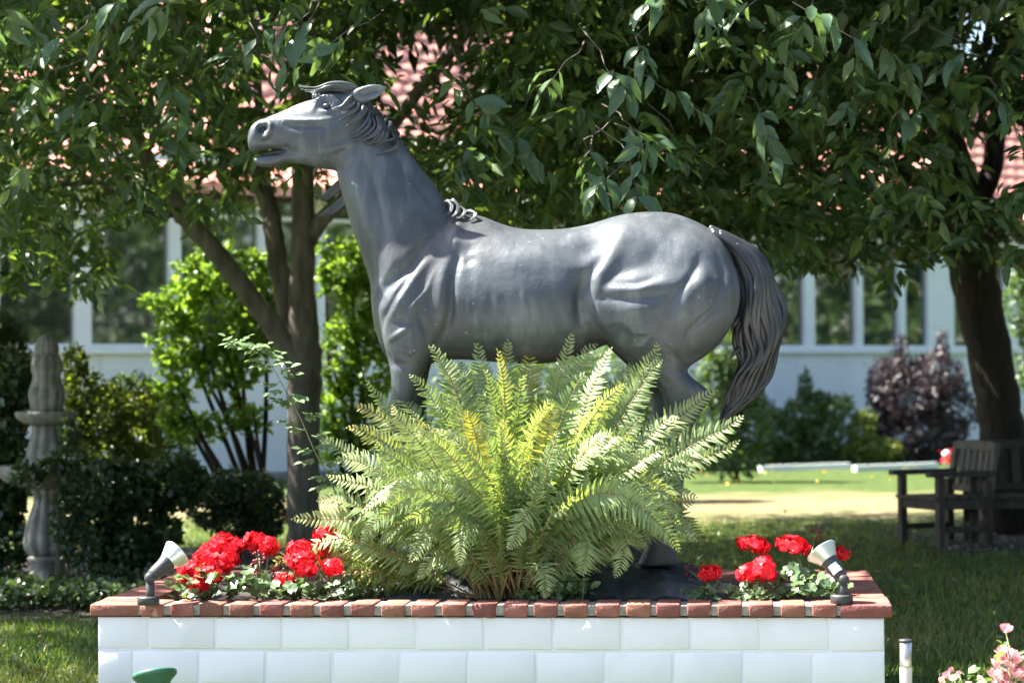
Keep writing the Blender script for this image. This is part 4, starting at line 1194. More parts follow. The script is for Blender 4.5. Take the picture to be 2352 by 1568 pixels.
for (x, y, h_, l_, dx) in ((1022, 484, 22, 10, 8), (1034, 488, 27, 14, 8), (1050, 492, 15, 18, 6), (1070, 497, 12, 14, 12)):
    for o_ in (-2.5, 0, 2.5):
        lock(wb, [(x + o_, y + 3, -.015), (x + dx * .1 + o_, y - h_ * .7, -.03), (x + dx + o_ * .6, y - h_ + abs(o_), -.05), (x + dx + l_ * .8 + o_, y - h_ * .45, -.07), (x + dx + l_ * .55 + o_, y + 4, -.085), (x + dx - 2 + o_, y + 13, -.10)], random.uniform(2.8, 3.8), wave=random.uniform(.5, 1.5), freq=1, ph=x, n=6, taper=.35)
lock(wb, [(1022, 468, -.01), (1036, 462, -.02), (1044, 455, -.03)], 4)
part('withers_tuft', wb.mesh('withers_tuft', True), M['bronze'], horse)
# the cast ground the horse stands on
V, Fc = [], []
nx_, ny_ = 150, 60
for j in range(ny_ + 1):
    for i in range(nx_ + 1):
        u, v_ = i / nx_, j / ny_
        p = hp(790 + 905 * u, 1300, -.42 + .84 * v_)
        edge = min(1, 5 * min(u, 1 - u)) * min(1, 3.2 * min(v_, 1 - v_))
        top = hp(1000, 1288).z
        n1 = math.sin(u * 23 + v_ * 5) * math.cos(v_ * 13 + u * 7)
        n1 += .55 * math.sin(u * 61 + 3 * math.sin(v_ * 17)) * math.sin(v_ * 29 + 2 * math.sin(u * 31)) + .3 * math.sin(u * 140 + v_ * 60)
        z = hz - .06 + (top - hz + .02 + .022 * n1 + (.03 * math.exp(-((u - .84) / .09) ** 2))) * min(1, edge ** .5) + random.uniform(-.006, .006)
        V.append((p.x, p.y, z))
for j in range(ny_):
    for i in range(nx_):
        q = j * (nx_ + 1) + i
        Fc.append((q, q + 1, q + nx_ + 2, q + nx_ + 1))
part('base', mesh('base', V, Fc, True), M['bronze_base'], horse)

# ================================================================== FERN
def bez(p0, p1, p2, p3, n):
    t = np.linspace(0, 1, n)[:, None]
    return (1 - t) ** 3 * p0 + 3 * (1 - t) ** 2 * t * p1 + 3 * (1 - t) * t * t * p2 + t ** 3 * p3
def frond(P, wmax, npin, roll, tint0, tint1, start=.24, curl=.25, fold=.35, seed=0):
    """a pinnate frond along the polyline P: rachis plus lobed pinnae"""
    rg = np.random.default_rng(seed)
    V, Fc, T, mi = [], [], [], []
    seglen = np.linalg.norm(np.diff(P, axis=0), axis=1)
    cum = np.concatenate([[0], np.cumsum(seglen)]); tot = cum[-1]
    n = len(P)
    def pos(t):
        s_ = t * tot
        i = min(int(np.searchsorted(cum, s_, side='right') - 1), n - 2)
        f_ = (s_ - cum[i]) / max(seglen[i], 1e-9)
        return P[i] * (1 - f_) + P[i + 1] * f_, (P[i + 1] - P[i]) / max(seglen[i], 1e-9)
    # frame
    _, tt = pos(.5)
    up0 = np.array([0, 0, 1.0]) - tt * tt[2]
    out = np.array(roll, float)
    # rachis
    rs = 5
    base = 0
    for i in range(n):
        t_ = (P[min(i + 1, n - 1)] - P[max(i - 1, 0)]); t_ = t_ / np.linalg.norm(t_)
        a = np.cross(t_, [0, 1, .1]); a /= max(np.linalg.norm(a), 1e-6); b = np.cross(t_, a)
        r = .0048 * (1 - .8 * i / (n - 1))
        for k in range(rs):
            th = 6.283 * k / rs
            V.append(P[i] + (a * math.cos(th) + b * math.sin(th)) * r); T.append(0)
    for i in range(n - 1):
        for k in range(rs):
            k2 = (k + 1) % rs
            Fc.append((i * rs + k, i * rs + k2, (i + 1) * rs + k2, (i + 1) * rs + k)); mi.append(1)
    for j in range(npin):
        u = j / (npin - 1)
        t = start + (1 - start) * (u ** .95) * .995
        c, tn = pos(t)
        face = out - tn * (out @ tn); face /= max(np.linalg.norm(face), 1e-6)
        sd = np.cross(tn, face)
        prof = (min(1, .30 + 1.9 * u) if u < .37 else 1) * (1 - u) ** .72 * 1.08 + .03
        ln = wmax * prof * rg.uniform(.9, 1.1)
        hwid = tot * (1 - start) / npin * .50 * (.55 + .45 * min(1, ln / (wmax * .5)))
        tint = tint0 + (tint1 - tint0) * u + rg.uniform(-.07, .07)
        for sg in (-1, 1):
            d = sd * sg * 1.0 + tn * (.14 + .42 * u) + face * fold + rg.normal(size=3) * .11
            d /= np.linalg.norm(d)
            bend = tn * curl * 0.5 - face * rg.uniform(.2, .55) + np.array([0, 0, -.15])
            m_ = 6 if ln > .05 else 3
            b0 = len(V)
            wv = tn - d * (tn @ d); wv /= max(np.linalg.norm(wv), 1e-6)
            for q in range(m_ + 1):
                f_ = q / m_
                pc = c + d * ln * f_ + bend * ln * f_ * f_ * .55
                if q == m_:
                    V.append(pc); T.append(tint)
                else:
                    wq = hwid * (1 - f_ ** 1.6) * (1.0 if f_ > 0 else .55)
                    V.append(pc - wv * wq - face * wq * .2); V.append(pc + face * wq * .12); V.append(pc + wv * wq - face * wq * .2)
                    # notch: lobe ends reach ahead of the row they grow from
                    V[-3] = V[-3] + d * ln / m_ * .45; V[-1] = V[-1] + d * ln / m_ * .45
                    T += [tint] * 3
            for q in range(m_):
                a = b0 + 3 * q
                if q < m_ - 1:
                    # lobes: a triangle-ish tooth on each side between rows of the midrib
                    Fc += [(a, a + 1, a + 4), (a + 1, a + 2, a + 4), (a, a + 4, a + 3), (a + 2, a + 5, a + 4)]
                    mi += [0] * 4
                else:
                    Fc += [(a, a + 1, a + 3), (a + 1, a + 2, a + 3)]; mi += [0] * 2
    me = mesh('frond', np.array(V), Fc, smooth=False, tint=T)
    me.materials.append(M['fern']); me.materials.append(M['fern_stem'])
    me.polygons.foreach_set('material_index', np.array(mi, np.int32))
    return me
FY = 10.32
fern = thing('fern', 'large pale green fern clump with a few yellow fronds in front of the horse', 'fern', at(1190, 1372, FY))
rs_ = random.Random(5)
FR = [  # tip px, tip py, tip depth, kind (0 green, 1 yellow tip, 2 yellow)
    (1315, 762, .15, 1), (1088, 790, .2, 0), (1170, 778, .2, 0), (1232, 790, .3, 2), (1372, 790, .2, 0), (1406, 797, .0, 1), (1508, 786, .1, 0), (1522, 826, .0, 0), (1648, 896, .1, 0), (1708, 954, .0, 0), (1700, 1010, -.05, 0),
    (985, 800, .15, 0), (1010, 805, .3, 0), (1140, 800, .0, 1), (840, 872, .1, 0), (815, 930, .1, 1), (795, 982, .0, 1), (735, 1012, .15, 0), (770, 1060, .0, 0), (750, 1090, -.1, 0), (728, 1150, -.05, 0), (668, 1192, -.05, 1),
    (1275, 925, -.25, 2), (1168, 968, -.3, 2), (1062, 945, -.2, 2), (1030, 905, -.1, 1), (1595, 1150, .1, 0), (1600, 1190, .0, 0), (1590, 1080, -.1, 0), (1560, 960, -.1, 0), (1440, 880, -.1, 0), (1350, 870, -.1, 0), (1210, 860, .0, 0), (1110, 850, -.05, 0), (940, 860, .0, 0), (900, 930, -.15, 1), (860, 1010, -.2, 0), (840, 1080, -.25, 0),
    (1480, 960, -.2, 0), (1540, 1040, -.25, 0), (1380, 960, -.25, 0), (960, 960, -.2, 1), (1000, 1010, -.28, 1), (890, 1130, -.28, 0), (1250, 890, .1, 0), (1300, 850, .25, 0), (1450, 830, .25, 0), (1060, 830, .3, 0), (1600, 980, .2, 0), (900, 890, .25, 0)]
fi = 0
def add_frond(base, c1, c2, tip, width, npin, roll, t0, t1, **kw):
    global fi
    P = bez(np.array(base), np.array(c1), np.array(c2), np.array(tip), 22)
    P[1:-1] += np.cumsum(np.array([[rs_.gauss(0, .0032) for _ in range(3)] for _ in range(20)]), axis=0)
    me = frond(P, width, npin, roll, t0, t1, seed=fi, **kw)
    fi += 1
    return part('frond', me, None, fern)
for (px, py, dy, kd) in FR:
    tip = at(px, py, FY + dy)
    bx = 1190 + (px - 1190) * .12 + rs_.uniform(-25, 25)
    base = at(bx, 1375, FY + dy * .2 + rs_.uniform(-.06, .06))
    L_ = (tip - base).length
    side = (tip.x - base.x)
    k_ = rs_.uniform(0, 1) * (.5 if px > 1450 else 1)
    c1 = base + Vector((side * (.28 - .14 * k_), dy * .3, L_ * (.30 + .09 * k_)))
    c2 = base + Vector((side * (.66 - .08 * k_), dy * .7, max(.12, (tip.z - base.z)) * (.72 + .14 * k_) + .03 + .07 * k_))
    if kd == 0: t0, t1 = rs_.uniform(.0, .18), rs_.uniform(.15, .4)
    elif kd == 1: t0, t1 = rs_.uniform(.05, .2), .62
    else: t0, t1 = .4, .85
    face = (rs_.uniform(-1.3, 1.3) - .2 * side, -1, rs_.uniform(.1, .8))
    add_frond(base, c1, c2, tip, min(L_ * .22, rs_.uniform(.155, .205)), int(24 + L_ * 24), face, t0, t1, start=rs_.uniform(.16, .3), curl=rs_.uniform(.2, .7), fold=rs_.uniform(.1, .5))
# arching front fronds that droop towards the viewer
DR = [(1412, 1325, (1425, 1190), -.32), (1165, 1262, (1215, 1130), -.36), (1060, 1300, (1090, 1150), -.34), (940, 1290, (1010, 1180), -.28), (1250, 1372, (1240, 1260), -.36), (830, 1250, (930, 1140), -.2),
      (1340, 1320, (1350, 1200), -.36), (1480, 1250, (1450, 1120), -.3), (700, 1300, (800, 1210), .0), (620, 1310, (740, 1255), .1), (960, 1330, (1030, 1250), -.22), (1560, 1210, (1500, 1090), -.2)]
for (px, py, (mx_, my_), dy) in DR:
    tip = at(px, py, FY + dy)
    base = at(1190 + (px - 1190) * .15 + rs_.uniform(-20, 20), 1375, FY + dy * .3)
    mid = at(mx_, my_, FY + dy * .8)
    c1 = base.lerp(mid, .75); c2 = mid + (mid - base) * .22
    L_ = (mid - base).length + (tip - mid).length
    yl = px < 720
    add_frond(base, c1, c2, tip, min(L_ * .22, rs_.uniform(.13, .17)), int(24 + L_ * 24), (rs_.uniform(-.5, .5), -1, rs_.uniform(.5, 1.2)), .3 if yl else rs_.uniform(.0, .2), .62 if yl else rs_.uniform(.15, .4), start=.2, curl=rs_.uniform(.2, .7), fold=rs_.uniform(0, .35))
# inner fill
for k in range(104):
    a = rs_.uniform(-1, 1)
    px = 1205 + a * 415; f_ = rs_.random(); py = (870 + 290 * abs(a) ** 1.6) * (1 - f_) + 1270 * f_
    dy = rs_.uniform(-.34, .3) - .12 * f_
    tip = at(px, py, FY + dy)
    base = at(1190 + rs_.uniform(-50, 60), 1375, FY + dy * .3)
    L_ = (tip - base).length; side = tip.x - base.x
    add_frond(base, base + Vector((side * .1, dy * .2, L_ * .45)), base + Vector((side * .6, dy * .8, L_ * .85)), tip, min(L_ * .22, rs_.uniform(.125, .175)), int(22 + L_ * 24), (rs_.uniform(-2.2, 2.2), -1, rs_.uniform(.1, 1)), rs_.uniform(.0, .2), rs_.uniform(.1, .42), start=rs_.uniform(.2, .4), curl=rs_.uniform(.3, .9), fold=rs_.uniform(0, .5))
st = MB()
for k in range(40):      # bare stalks at the foot
    x = rs_.uniform(1090, 1270)
    p0 = at(x, 1374, FY + rs_.uniform(-.12, .1)); p1 = at(1190 + (x - 1190) * 1.6 + rs_.uniform(-25, 25), rs_.uniform(1180, 1290), FY + rs_.uniform(-.2, .2))
    st.tube([p0, p0.lerp(p1, .5) + Vector((0, 0, .02)), p1], [.0045, .004, .003], 5)
part('stalks', st.mesh('stalks'), M['fern_stem'], fern, kind='stuff')

# ================================================================== GERANIUMS
def scallop_leaf():
    V = [(0, .1, -.12)]; Fc = []
    n = 14
    for i in range(n):
        th = -math.pi / 2 + 2 * math.pi * (i + .0) / n
        r = .5 * (1 + .09 * (1 if i % 2 else -1)) * (.35 if i == 0 else 1)
        V.append((r * math.cos(th), .1 + r * math.sin(th), .07 * math.sin(i * 1.7)))
    for i in range(n): Fc.append((0, 1 + i, 1 + (i + 1) % n))
    return V, Fc
gl = []
for i in range(3):
    v, f = scallop_leaf(); me = mesh('leaf', np.array(v), f, smooth=True, tint=np.full(len(v), .1 + .22 * i)); me.materials.append(M['geranium_leaf']); gl.append(me)
def flower_head(seed, full=1.0):
    rg = np.random.default_rng(seed)
    V, Fc, T = [], [], []
    for k in range(int(38 * full)):
        d = rg.normal(size=3); d[2] = d[2] * .7 + .25; d /= np.linalg.norm(d)
        c = d * np.array([.5, .5, .36]) * rg.uniform(.5, 1.15)
        a = np.cross(d, rg.normal(size=3)); a /= np.linalg.norm(a); b = np.cross(d, a)
        tn = rg.random()
        for q in range(5):
            th = q * 1.2566 + rg.uniform(-.15, .15)
            r = a * math.cos(th) + b * math.sin(th); s_ = -a * math.sin(th) + b * math.cos(th)
            sz = .22 * rg.uniform(.8, 1.15)
            i0 = len(V)
            V += [c, c + r * sz * .6 - s_ * sz * .42 + d * sz * .1, c + r * sz * 1.1 - s_ * sz * .2 + d * sz * rg.uniform(-.1, .2), c + r * sz * 1.1 + s_ * sz * .2 + d * sz * rg.uniform(-.1, .2), c + r * sz * .6 + s_ * sz * .42 + d * sz * .1]
            Fc.append((i0, i0 + 1, i0 + 2, i0 + 3, i0 + 4)); T += [tn] * 5
    me = mesh('flower_head', np.array(V), Fc, tint=T); me.materials.append(M['red'])
    return me
heads = [flower_head(i, 1 if i < 4 else .7) for i in range(6)]
buds_me = []
for i in range(2):
    rg = np.random.default_rng(90 + i)
    mb2 = MB()
    for k in range(16):
        d = rg.normal(size=3); d /= np.linalg.norm(d); c = d * .36
        mb2.lathe(c, [(.01, -.1), (.07, -.02), (.07, .05), (.01, .13)], 5, axis=d)
    me = mb2.mesh('bud_cluster', True); me.materials.append(M['redbud']); buds_me.append(me)
GY = 10.28
def geranium(label, base, hd, leaves, buds=(), Y=GY, spread=(60, 50), hsize=.108):
    p0 = at(base[0], base[1], Y); p0.z = SOILZ + .02
    t = thing('geranium', label, 'geranium', p0, 'red geraniums in the planter')
    for (px, py, dy, s_) in hd:
        c = at(px, py, Y + dy)
        part('flower_head', random.choice(heads), None, t, loc=c, rot=(random.uniform(-.4, .1), random.uniform(-.3, .3), random.uniform(0, 6)), scale=(hsize * s_ * random.uniform(.85, 1.2), hsize * s_ * random.uniform(.85, 1.15), hsize * s_ * random.uniform(.8, 1.05)))
        b = MB(); b.tube([p0 + Vector((random.uniform(-.03, .03), 0, 0)), p0.lerp(c, .6) + Vector((random.uniform(-.03, .03), 0, .02)), c - Vector((0, 0, .02))], [.005, .004, .003], 6)
        part('stem', b.mesh('stem', True), M['stem'], t)
    for (px, py, dy) in buds:
        c = at(px, py, Y + dy)
        part('bud_cluster', random.choice(buds_me), None, t, loc=c, scale=.075, rot=(0, 0, random.uniform(0, 6)))
        b = MB(); b.tube([p0, p0.lerp(c, .6) + Vector((.01, 0, .02)), c], [.004, .003, .0025], 6)
        part('stem', b.mesh('stem', True), M['stem'], t)
    for k in range(int(leaves * 2.1)):
        a = random.uniform(0, 2 * math.pi); r = math.sqrt(random.random())
        c = at(base[0] + spread[0] * r * math.cos(a), base[1] - spread[1] * (.1 + .95 * random.random()) * (1.1 - .6 * r), Y + .17 * r * math.sin(a))
        c.z = max(c.z, SOILZ + .02)
        part('leaf', random.choice(gl), None, t, loc=c, rot=(random.uniform(.1, 1.1), random.uniform(-.5, .5), random.uniform(-1.5, 1.5)), scale=random.uniform(.036, .066))
    return t
geranium('fullest red geranium with a mass of blooms behind the left spotlight', (470, 1375), [(505, 1248, .12, 1.1), (480, 1262, .1, 1), (535, 1256, .1, 1), (468, 1290, 0, 1.1), (500, 1295, 0, 1), (525, 1285, .05, .95), (442, 1308, 0, .95), (480, 1318, -.05, 1), (430, 1330, 0, .85), (455, 1342, -.05, .85)], 30, spread=(85, 85))
geranium('red geranium with two blooms side by side right of the fullest clump', (590, 1372), [(588, 1245, .1, 1.0), (617, 1255, .08, .95)], 30, buds=[(595, 1280, 0), (592, 1300, 0)], spread=(70, 75))
geranium('red geranium with three stacked blooms below a yellow fern tip', (680, 1375), [(688, 1260, .05, .9), (695, 1288, -.05, 1.15), (705, 1308, -.08, .9), (657, 1330, -.05, .8)], 24, buds=[(640, 1315, 0)], spread=(60, 60))
geranium('red geranium with one high and one low bloom at the left of the fern', (750, 1375), [(745, 1230, .12, 1.0), (763, 1303, -.05, .95), (742, 1268, .1, .6)], 22, spread=(55, 55))
geranium('low red geranium with a single small bloom on the dark statue base', (1628, 1375), [(1628, 1314, -.05, .85)], 14, buds=[(1585, 1310, 0)], spread=(60, 40), Y=10.14)
geranium('red geranium with one high and two low blooms right of the statue base', (1735, 1380), [(1730, 1250, .1, 1.15), (1718, 1315, -.02, .95), (1757, 1312, -.04, 1.15), (1750, 1290, .02, .7)], 20, spread=(60, 45), Y=10.12)
geranium('red geranium with one big bloom and a leafy skirt left of the right spotlight', (1835, 1375), [(1820, 1252, .08, 1.15)], 46, buds=[(1872, 1228, .2)], spread=(85, 75), Y=10.12)
geranium('red geranium whose bloom peeks out behind the right spotlight', (1915, 1365), [(1932, 1270, .15, .75)], 12, buds=[], spread=(40, 50), Y=10.16)
# fine leaved herb between the left geraniums and the fern
shrub('herb_clump', 'fine leaved light green herb clump left of the fern foot', 'herb', 10.4, (880, 1375), [(850, 1300, 60, 50), (920, 1310, 70, 45), (820, 1345, 50, 28), (900, 1350, 90, 25), (980, 1320, 50, 40)], 2600, .022, M['herb'], wr=.5, stems=14, stemr=.002, stemmat='stem', extra='raised', shell=.2)
shrub('herb_clump', 'small round leaved plant at the right of the fern foot', 'herb', 10.15, (1290, 1380), [(1300, 1350, 60, 22), (1220, 1365, 30, 14)], 260, .04, M['rose_leaf'], wr=.7, tpl=T4, stems=6, stemr=.002, stemmat='stem', extra='raised', shell=.2)

# ================================================================== ROSE SHOOT
lf_me = []
for i in range(3):
    V = T8[0].copy(); V[:, 0] *= .62; me = mesh('leaf', V, T8[1], smooth=True, tint=np.full(len(V), .1 + .3 * i)); me.materials.append(M['rose_leaf']); lf_me.append(me)
SYR = 10.42
rose = thing('rose_shoot', 'thin arching rose shoot with small leaflets left of the fern', 'rose', at(800, 1370, SYR))
path = [(800, 1372), (785, 1200), (762, 1110), (725, 1040), (690, 960), (660, 905), (630, 850), (600, 815), (565, 795), (535, 787)]
rows = crom([(*at(x, y, SYR), .0045 * (1 - .75 * i / 9)) for i, (x, y) in enumerate(path)], 5)
b = MB(); b.tube([r[:3] for r in rows], [r[3] for r in rows], 6)
part('stem', b.mesh('stem', True), M['stem'], rose)
for k, r in enumerate(rows[10:]):
    sd = 1 if (k // 2) % 2 else -1
    c = Vector(r[:3])
    d = Vector((sd * random.uniform(.5, 1), random.uniform(-.8, .5), random.uniform(-.1, .45))).normalized()
    for q in range(5):
        t_ = (q // 2 + 1) / 3
        pp = c + d * .075 * t_ + Vector((0, 0, -.008 * t_))
        s2 = 0 if q == 4 else (1 if q % 2 else -1)
        ax = (d * (.5 if s2 else 1) + d.cross(Vector((0, -.3, 1))).normalized() * s2 * .8 + Vector((0, 0, -.25))).normalized()
        nn = Vector((random.uniform(-.4, .4), -.5, 1)); sx_ = ax.cross(nn).normalized(); nz = sx_.cross(ax)
        part('leaf', random.choice(lf_me), None, rose, loc=pp, rot=Matrix((sx_, ax, nz)).transposed().to_euler(), scale=random.uniform(.036, .056))

# ================================================================== SPOTLIGHTS
def spotlight(label, base, Y, joint, neck, mouth, mr, ydir, sticker):
    k = pxm(Y)
    pb = at(base[0], base[1], Y); pb.z = CAPZ
    t = thing('spotlight', label, 'spotlight', pb, 'spotlights on the brick coping')
    b = MB(); b.lathe(pb, [(.046, .0), (.049, .003), (.049, .030), (.047, .036), (.03, .037)], 28)
    part('base', b.mesh('base', True), M['black_plastic'], t)
    j = at(*joint, Y)
    b = MB(); b.tube([pb + Vector((.008, 0, .03)), pb + Vector((.008, 0, .055)), j], [.019, .019, .018], 14)
    part('arm', b.mesh('arm', True), M['black_plastic'], t)
    b = MB(); b.lathe(j - Vector((0, .026, 0)), [(.004, 0), (.021, .003), (.024, .012), (.024, .04), (.021, .049), (.004, .052)], 18, axis=(0, 1, 0))
    part('joint', b.mesh('joint', True), M['black_plastic'], t)
    n0 = at(*neck, Y + ydir * .4); mo_ = at(*mouth, Y + ydir)
    ax = (mo_ - j).normalized()
    L0 = (n0 - j).length; L1 = (mo_ - j).length
    b = MB(); b.lathe(j, [(.012, .0), (.028, .012), (.031, .03), (.034, L0 * .8), (.039, L0 * .98), (.041, L0 * 1.05), (.036, L0 * 1.1)], 26, axis=ax)
    part('housing', b.mesh('housing', True), M['black_plastic'], t)
    D = L1 - L0
    b = MB(); b.lathe(j, [(.034, L0 * 1.0), (.041, L0 + D * .12), (.048, L0 + D * .35), (mr * .86, L0 + D * .7), (mr * .97, L0 + D * .93), (mr, L0 + D), (mr * .985, L0 + D * 1.03), (mr * .94, L0 + D * 1.0), (mr * .8, L0 + D * .72), (.03, L0 + D * .3)], 32, axis=ax)
    part('reflector', b.mesh('reflector', True), M['silver'], t)
    b = MB(); b.lathe(j, [(mr * .9, L0 + D * .93), (mr * .91, L0 + D * .95), (mr * .5, L0 + D * 1.0), (.005, L0 + D * 1.02)], 24, axis=ax)
    part('lens', b.mesh('lens', True), M['lamp_glass'], t)
    if sticker:
        q = Vector((0, 0, 1)).rotation_difference(ax).to_matrix()
        mid = j + ax * L0 * .55
        out = Vector((-.25, -1, .25)); out = (out - ax * out.dot(ax)).normalized()
        sd = ax.cross(out)
        V, Fc = [], []
        for i in range(7):
            th = rad(-38 + 76 * i / 6)
            for z in (-.022, .022):
                V.append(mid + ax * z + (out * math.cos(th) + sd * math.sin(th)) * .0355)
        for i in range(6): Fc.append((2 * i, 2 * i + 1, 2 * i + 3, 2 * i + 2))
        part('sticker', mesh('sticker', V, Fc, True), M['white_plastic'], t)
spotlight('black spotlight with silver bell leaning right on the left coping corner', (341, 1370), 10.02, (345, 1326), (385, 1290), (407, 1270), .069, .085, False)
spotlight('black spotlight with silver bell and white sticker leaning left on the right coping corner', (1933, 1368), 9.82, (1937, 1330), (1905, 1288), (1886, 1264), .072, .07, True)

# green ground floodlight in front of the wall
c = at(355, 1545, 9.25)
gf = thing('ground_light', 'green round garden floodlight tilted up before the white wall', 'floodlight', (c.x, c.y, 0))
ax = Vector((-.16, .28, 1)).normalized()
b = MB(); b.lathe(c, [(.02, -.15), (.035, -.13), (.05, -.06), (.066, -.035), (.082, -.02), (.09, -.012), (.091, .0), (.086, .006), (.078, .003)], 32, axis=ax)
part('housing', b.mesh('housing', True), M['green_plastic'], gf)
b = MB(); b.lathe(c, [(.079, .0), (.079, .004), (.04, .007), (.003, .008)], 28, axis=ax)
part('lens', b.mesh('lens', True), M['lamp_glass'], gf)
b = MB(); b.tube([(c.x, c.y, -.05), (c.x, c.y, c.z - .14)], [.012, .016], 10)
part('stake', b.mesh('stake'), M['green_plastic'], gf)

# solar stake light at the right
c = at(2080, 1470, 9.2)
sl_ = thing('stake_light', 'slim steel stake light with black cap right of the planter', 'garden light', (c.x, c.y, 0))
b = MB(); b.lathe(c, [(.006, -.006), (.027, -.005), (.0275, .001), (.026, .0045), (.004, .006)], 24)
part('cap', b.mesh('cap', True), M['black_plastic'], sl_)
b = MB(); b.lathe(c, [(.024, -.105), (.0245, -.103), (.0245, -.008), (.02, -.006)], 24)
part('sleeve', b.mesh('sleeve', True), M['steel'], sl_)
b = MB(); b.lathe(c, [(.0235, -.24), (.0238, -.106), (.02, -.1055)], 48, lobes=24, amp=.05)
part('diffuser', b.mesh('diffuser'), M['clear_plastic'], sl_)
b = MB(); b.tube([(c.x, c.y, -.05), (c.x, c.y, c.z - .24)], [.008, .012], 10)
part('stake', b.mesh('stake'), M['black_plastic'], sl_)

# ================================================================== ROSES at the lower right
def rose_mesh(seed, mat):
    rg = np.random.default_rng(seed)
    V, Fc, T = [], [], []
    for ring, (n_, r0, r1, h0, h1) in enumerate(((4, .04, .2, .0, .46), (5, .08, .34, -.04, .42), (6, .1, .52, -.1, .28))):
        for q in range(n_):
            th0 = 6.283 * q / n_ + ring * .5 + rg.uniform(-.2, .2); wd = 6.283 / n_ * .68
            i0 = len(V)
            for (rr, hh, ww) in ((r0, h0, .5), ((r0 + r1) * .62, (h0 + h1) * .5, 1), (r1, h1, .8)):
                for s_ in (-1, 0, 1):
                    th = th0 + s_ * wd * ww * .6
                    V.append((rr * math.cos(th) * (1 - .06 * abs(s_)), rr * math.sin(th) * (1 - .06 * abs(s_)), hh + (.04 if s_ == 0 else 0) + rg.uniform(-.03, .03))); T.append(rg.random() * .3 + .3 * ring)
            for a in range(2):
                for c_ in range(2):
                    k = i0 + a * 3 + c_
                    Fc.append((k, k + 1, k + 4, k + 3))
    me = mesh('bloom', np.array(V), Fc, smooth=True, tint=T); me.materials.append(mat)
    return me
pinks = [rose_mesh(i, M['pink']) for i in range(3)]; peaches = [rose_mesh(20 + i, M['peach']) for i in range(2)]
def rosebush(label, Y, base, blooms, meshes, nl, box, size=.064):
    p0 = at(base[0], base[1], Y); p0.z = 0
    t = thing('rose_bush', label, 'rose bush', p0)
    for (px, py, dy, s_) in blooms:
        c = at(px, py, Y + dy)
        part('bloom', random.choice(meshes), None, t, loc=c, rot=(random.uniform(.2, 1.1), random.uniform(-.5, .5), random.uniform(0, 6)), scale=size * s_)
        b = MB(); b.tube([p0, p0.lerp(c, .5) + Vector((random.uniform(-.05, .05), random.uniform(-.05, .05), .05)), c], [.006, .004, .003], 6)
        part('stem', b.mesh('stem', True), M['stem'], t)
    for k in range(nl):
        c = at(random.uniform(box[0], box[2]), random.uniform(box[1], box[3]), Y + random.uniform(-.12, .15))
        part('leaf', random.choice(lf_me), None, t, loc=c, rot=(random.uniform(-.5, 1), random.uniform(-.6, .6), random.uniform(0, 6)), scale=random.uniform(.03, .055))
rosebush('pink rose bush with a cluster of open blooms at the lower right corner', 8.9, (2330, 1750),
         [(2310, 1448, .0, .85), (2305, 1500, 0, 1.0), (2325, 1510, -.05, 1), (2290, 1530, 0, 1), (2315, 1537, -.05, 1), (2340, 1525, 0, 1.05), (2285, 1552, -.04, 1), (2305, 1562, 0, 1.1), (2335, 1553, -.06, 1.1), (2360, 1540, 0, 1), (2355, 1568, -.05, 1), (2290, 1580, 0, 1), (2320, 1585, -.05, 1.1), (2300, 1515, .05, .8)], pinks, 60, (2290, 1470, 2420, 1640))
rosebush('pale peach rose bush with small buds beside the steel stake light', 8.9, (2180, 1750),
         [(2175, 1552, 0, .8), (2190, 1560, -.04, .9), (2160, 1565, 0, .8), (2203, 1548, .03, .6), (2250, 1560, 0, .7), (2185, 1538, .03, .5), (2225, 1575, 0, .8)], peaches + pinks[:1], 34, (2150, 1545, 2270, 1640), .045)

# ================================================================== STONE FOUNTAIN
SY = 16.7
k = pxm(SY)
cx = at(110, 1345, SY).x
ftn = thing('stone_fountain', 'tiered weathered stone fountain overgrown with ivy at the left', 'fountain', (cx, SY, 0))
def zz(py): return at(110, py, SY).z
def fpart(name, prof, lobes=0, amp=0, n=36):
    b = MB(); b.lathe((cx, SY, 0), [(r / k, zz(y)) for (r, y) in prof], n, lobes=lobes, amp=amp)
    return part(name, b.mesh(name, True), M['stone'], ftn)
fpart('base', [(46, 1350), (48, 1338), (46, 1330), (40, 1326), (40, 1292), (45, 1287), (47, 1280), (40, 1274)])
fpart('vase', [(38, 1275), (47, 1262), (52, 1245), (48, 1215), (38, 1180), (30, 1155), (29, 1135), (34, 1128), (34, 1120)], 10, .16, 80)
fpart('lower_basin', [(30, 1121), (60, 1116), (95, 1104), (112, 1090), (118, 1078), (116, 1068), (108, 1067), (95, 1080), (40, 1084)], 24, .03, 96)
fpart('column', [(38, 1085), (42, 1070), (46, 1050), (44, 1035), (36, 1005), (33, 985), (35, 975)], 10, .12, 80)
fpart('upper_basin', [(34, 976), (52, 972), (66, 962), (72, 952), (71, 945), (64, 944), (40, 950)], 24, .03, 96)
fpart('upper_vase', [(38, 950), (36, 930), (40, 910), (39, 895), (31, 872), (30, 862), (34, 852), (35, 835), (30, 822), (28, 815)], 10, .1, 80)
fpart('finial', [(24, 819), (26, 812), (27, 803), (26, 794), (23, 784), (18, 776), (11, 770), (2, 767)], 12, .08, 96)

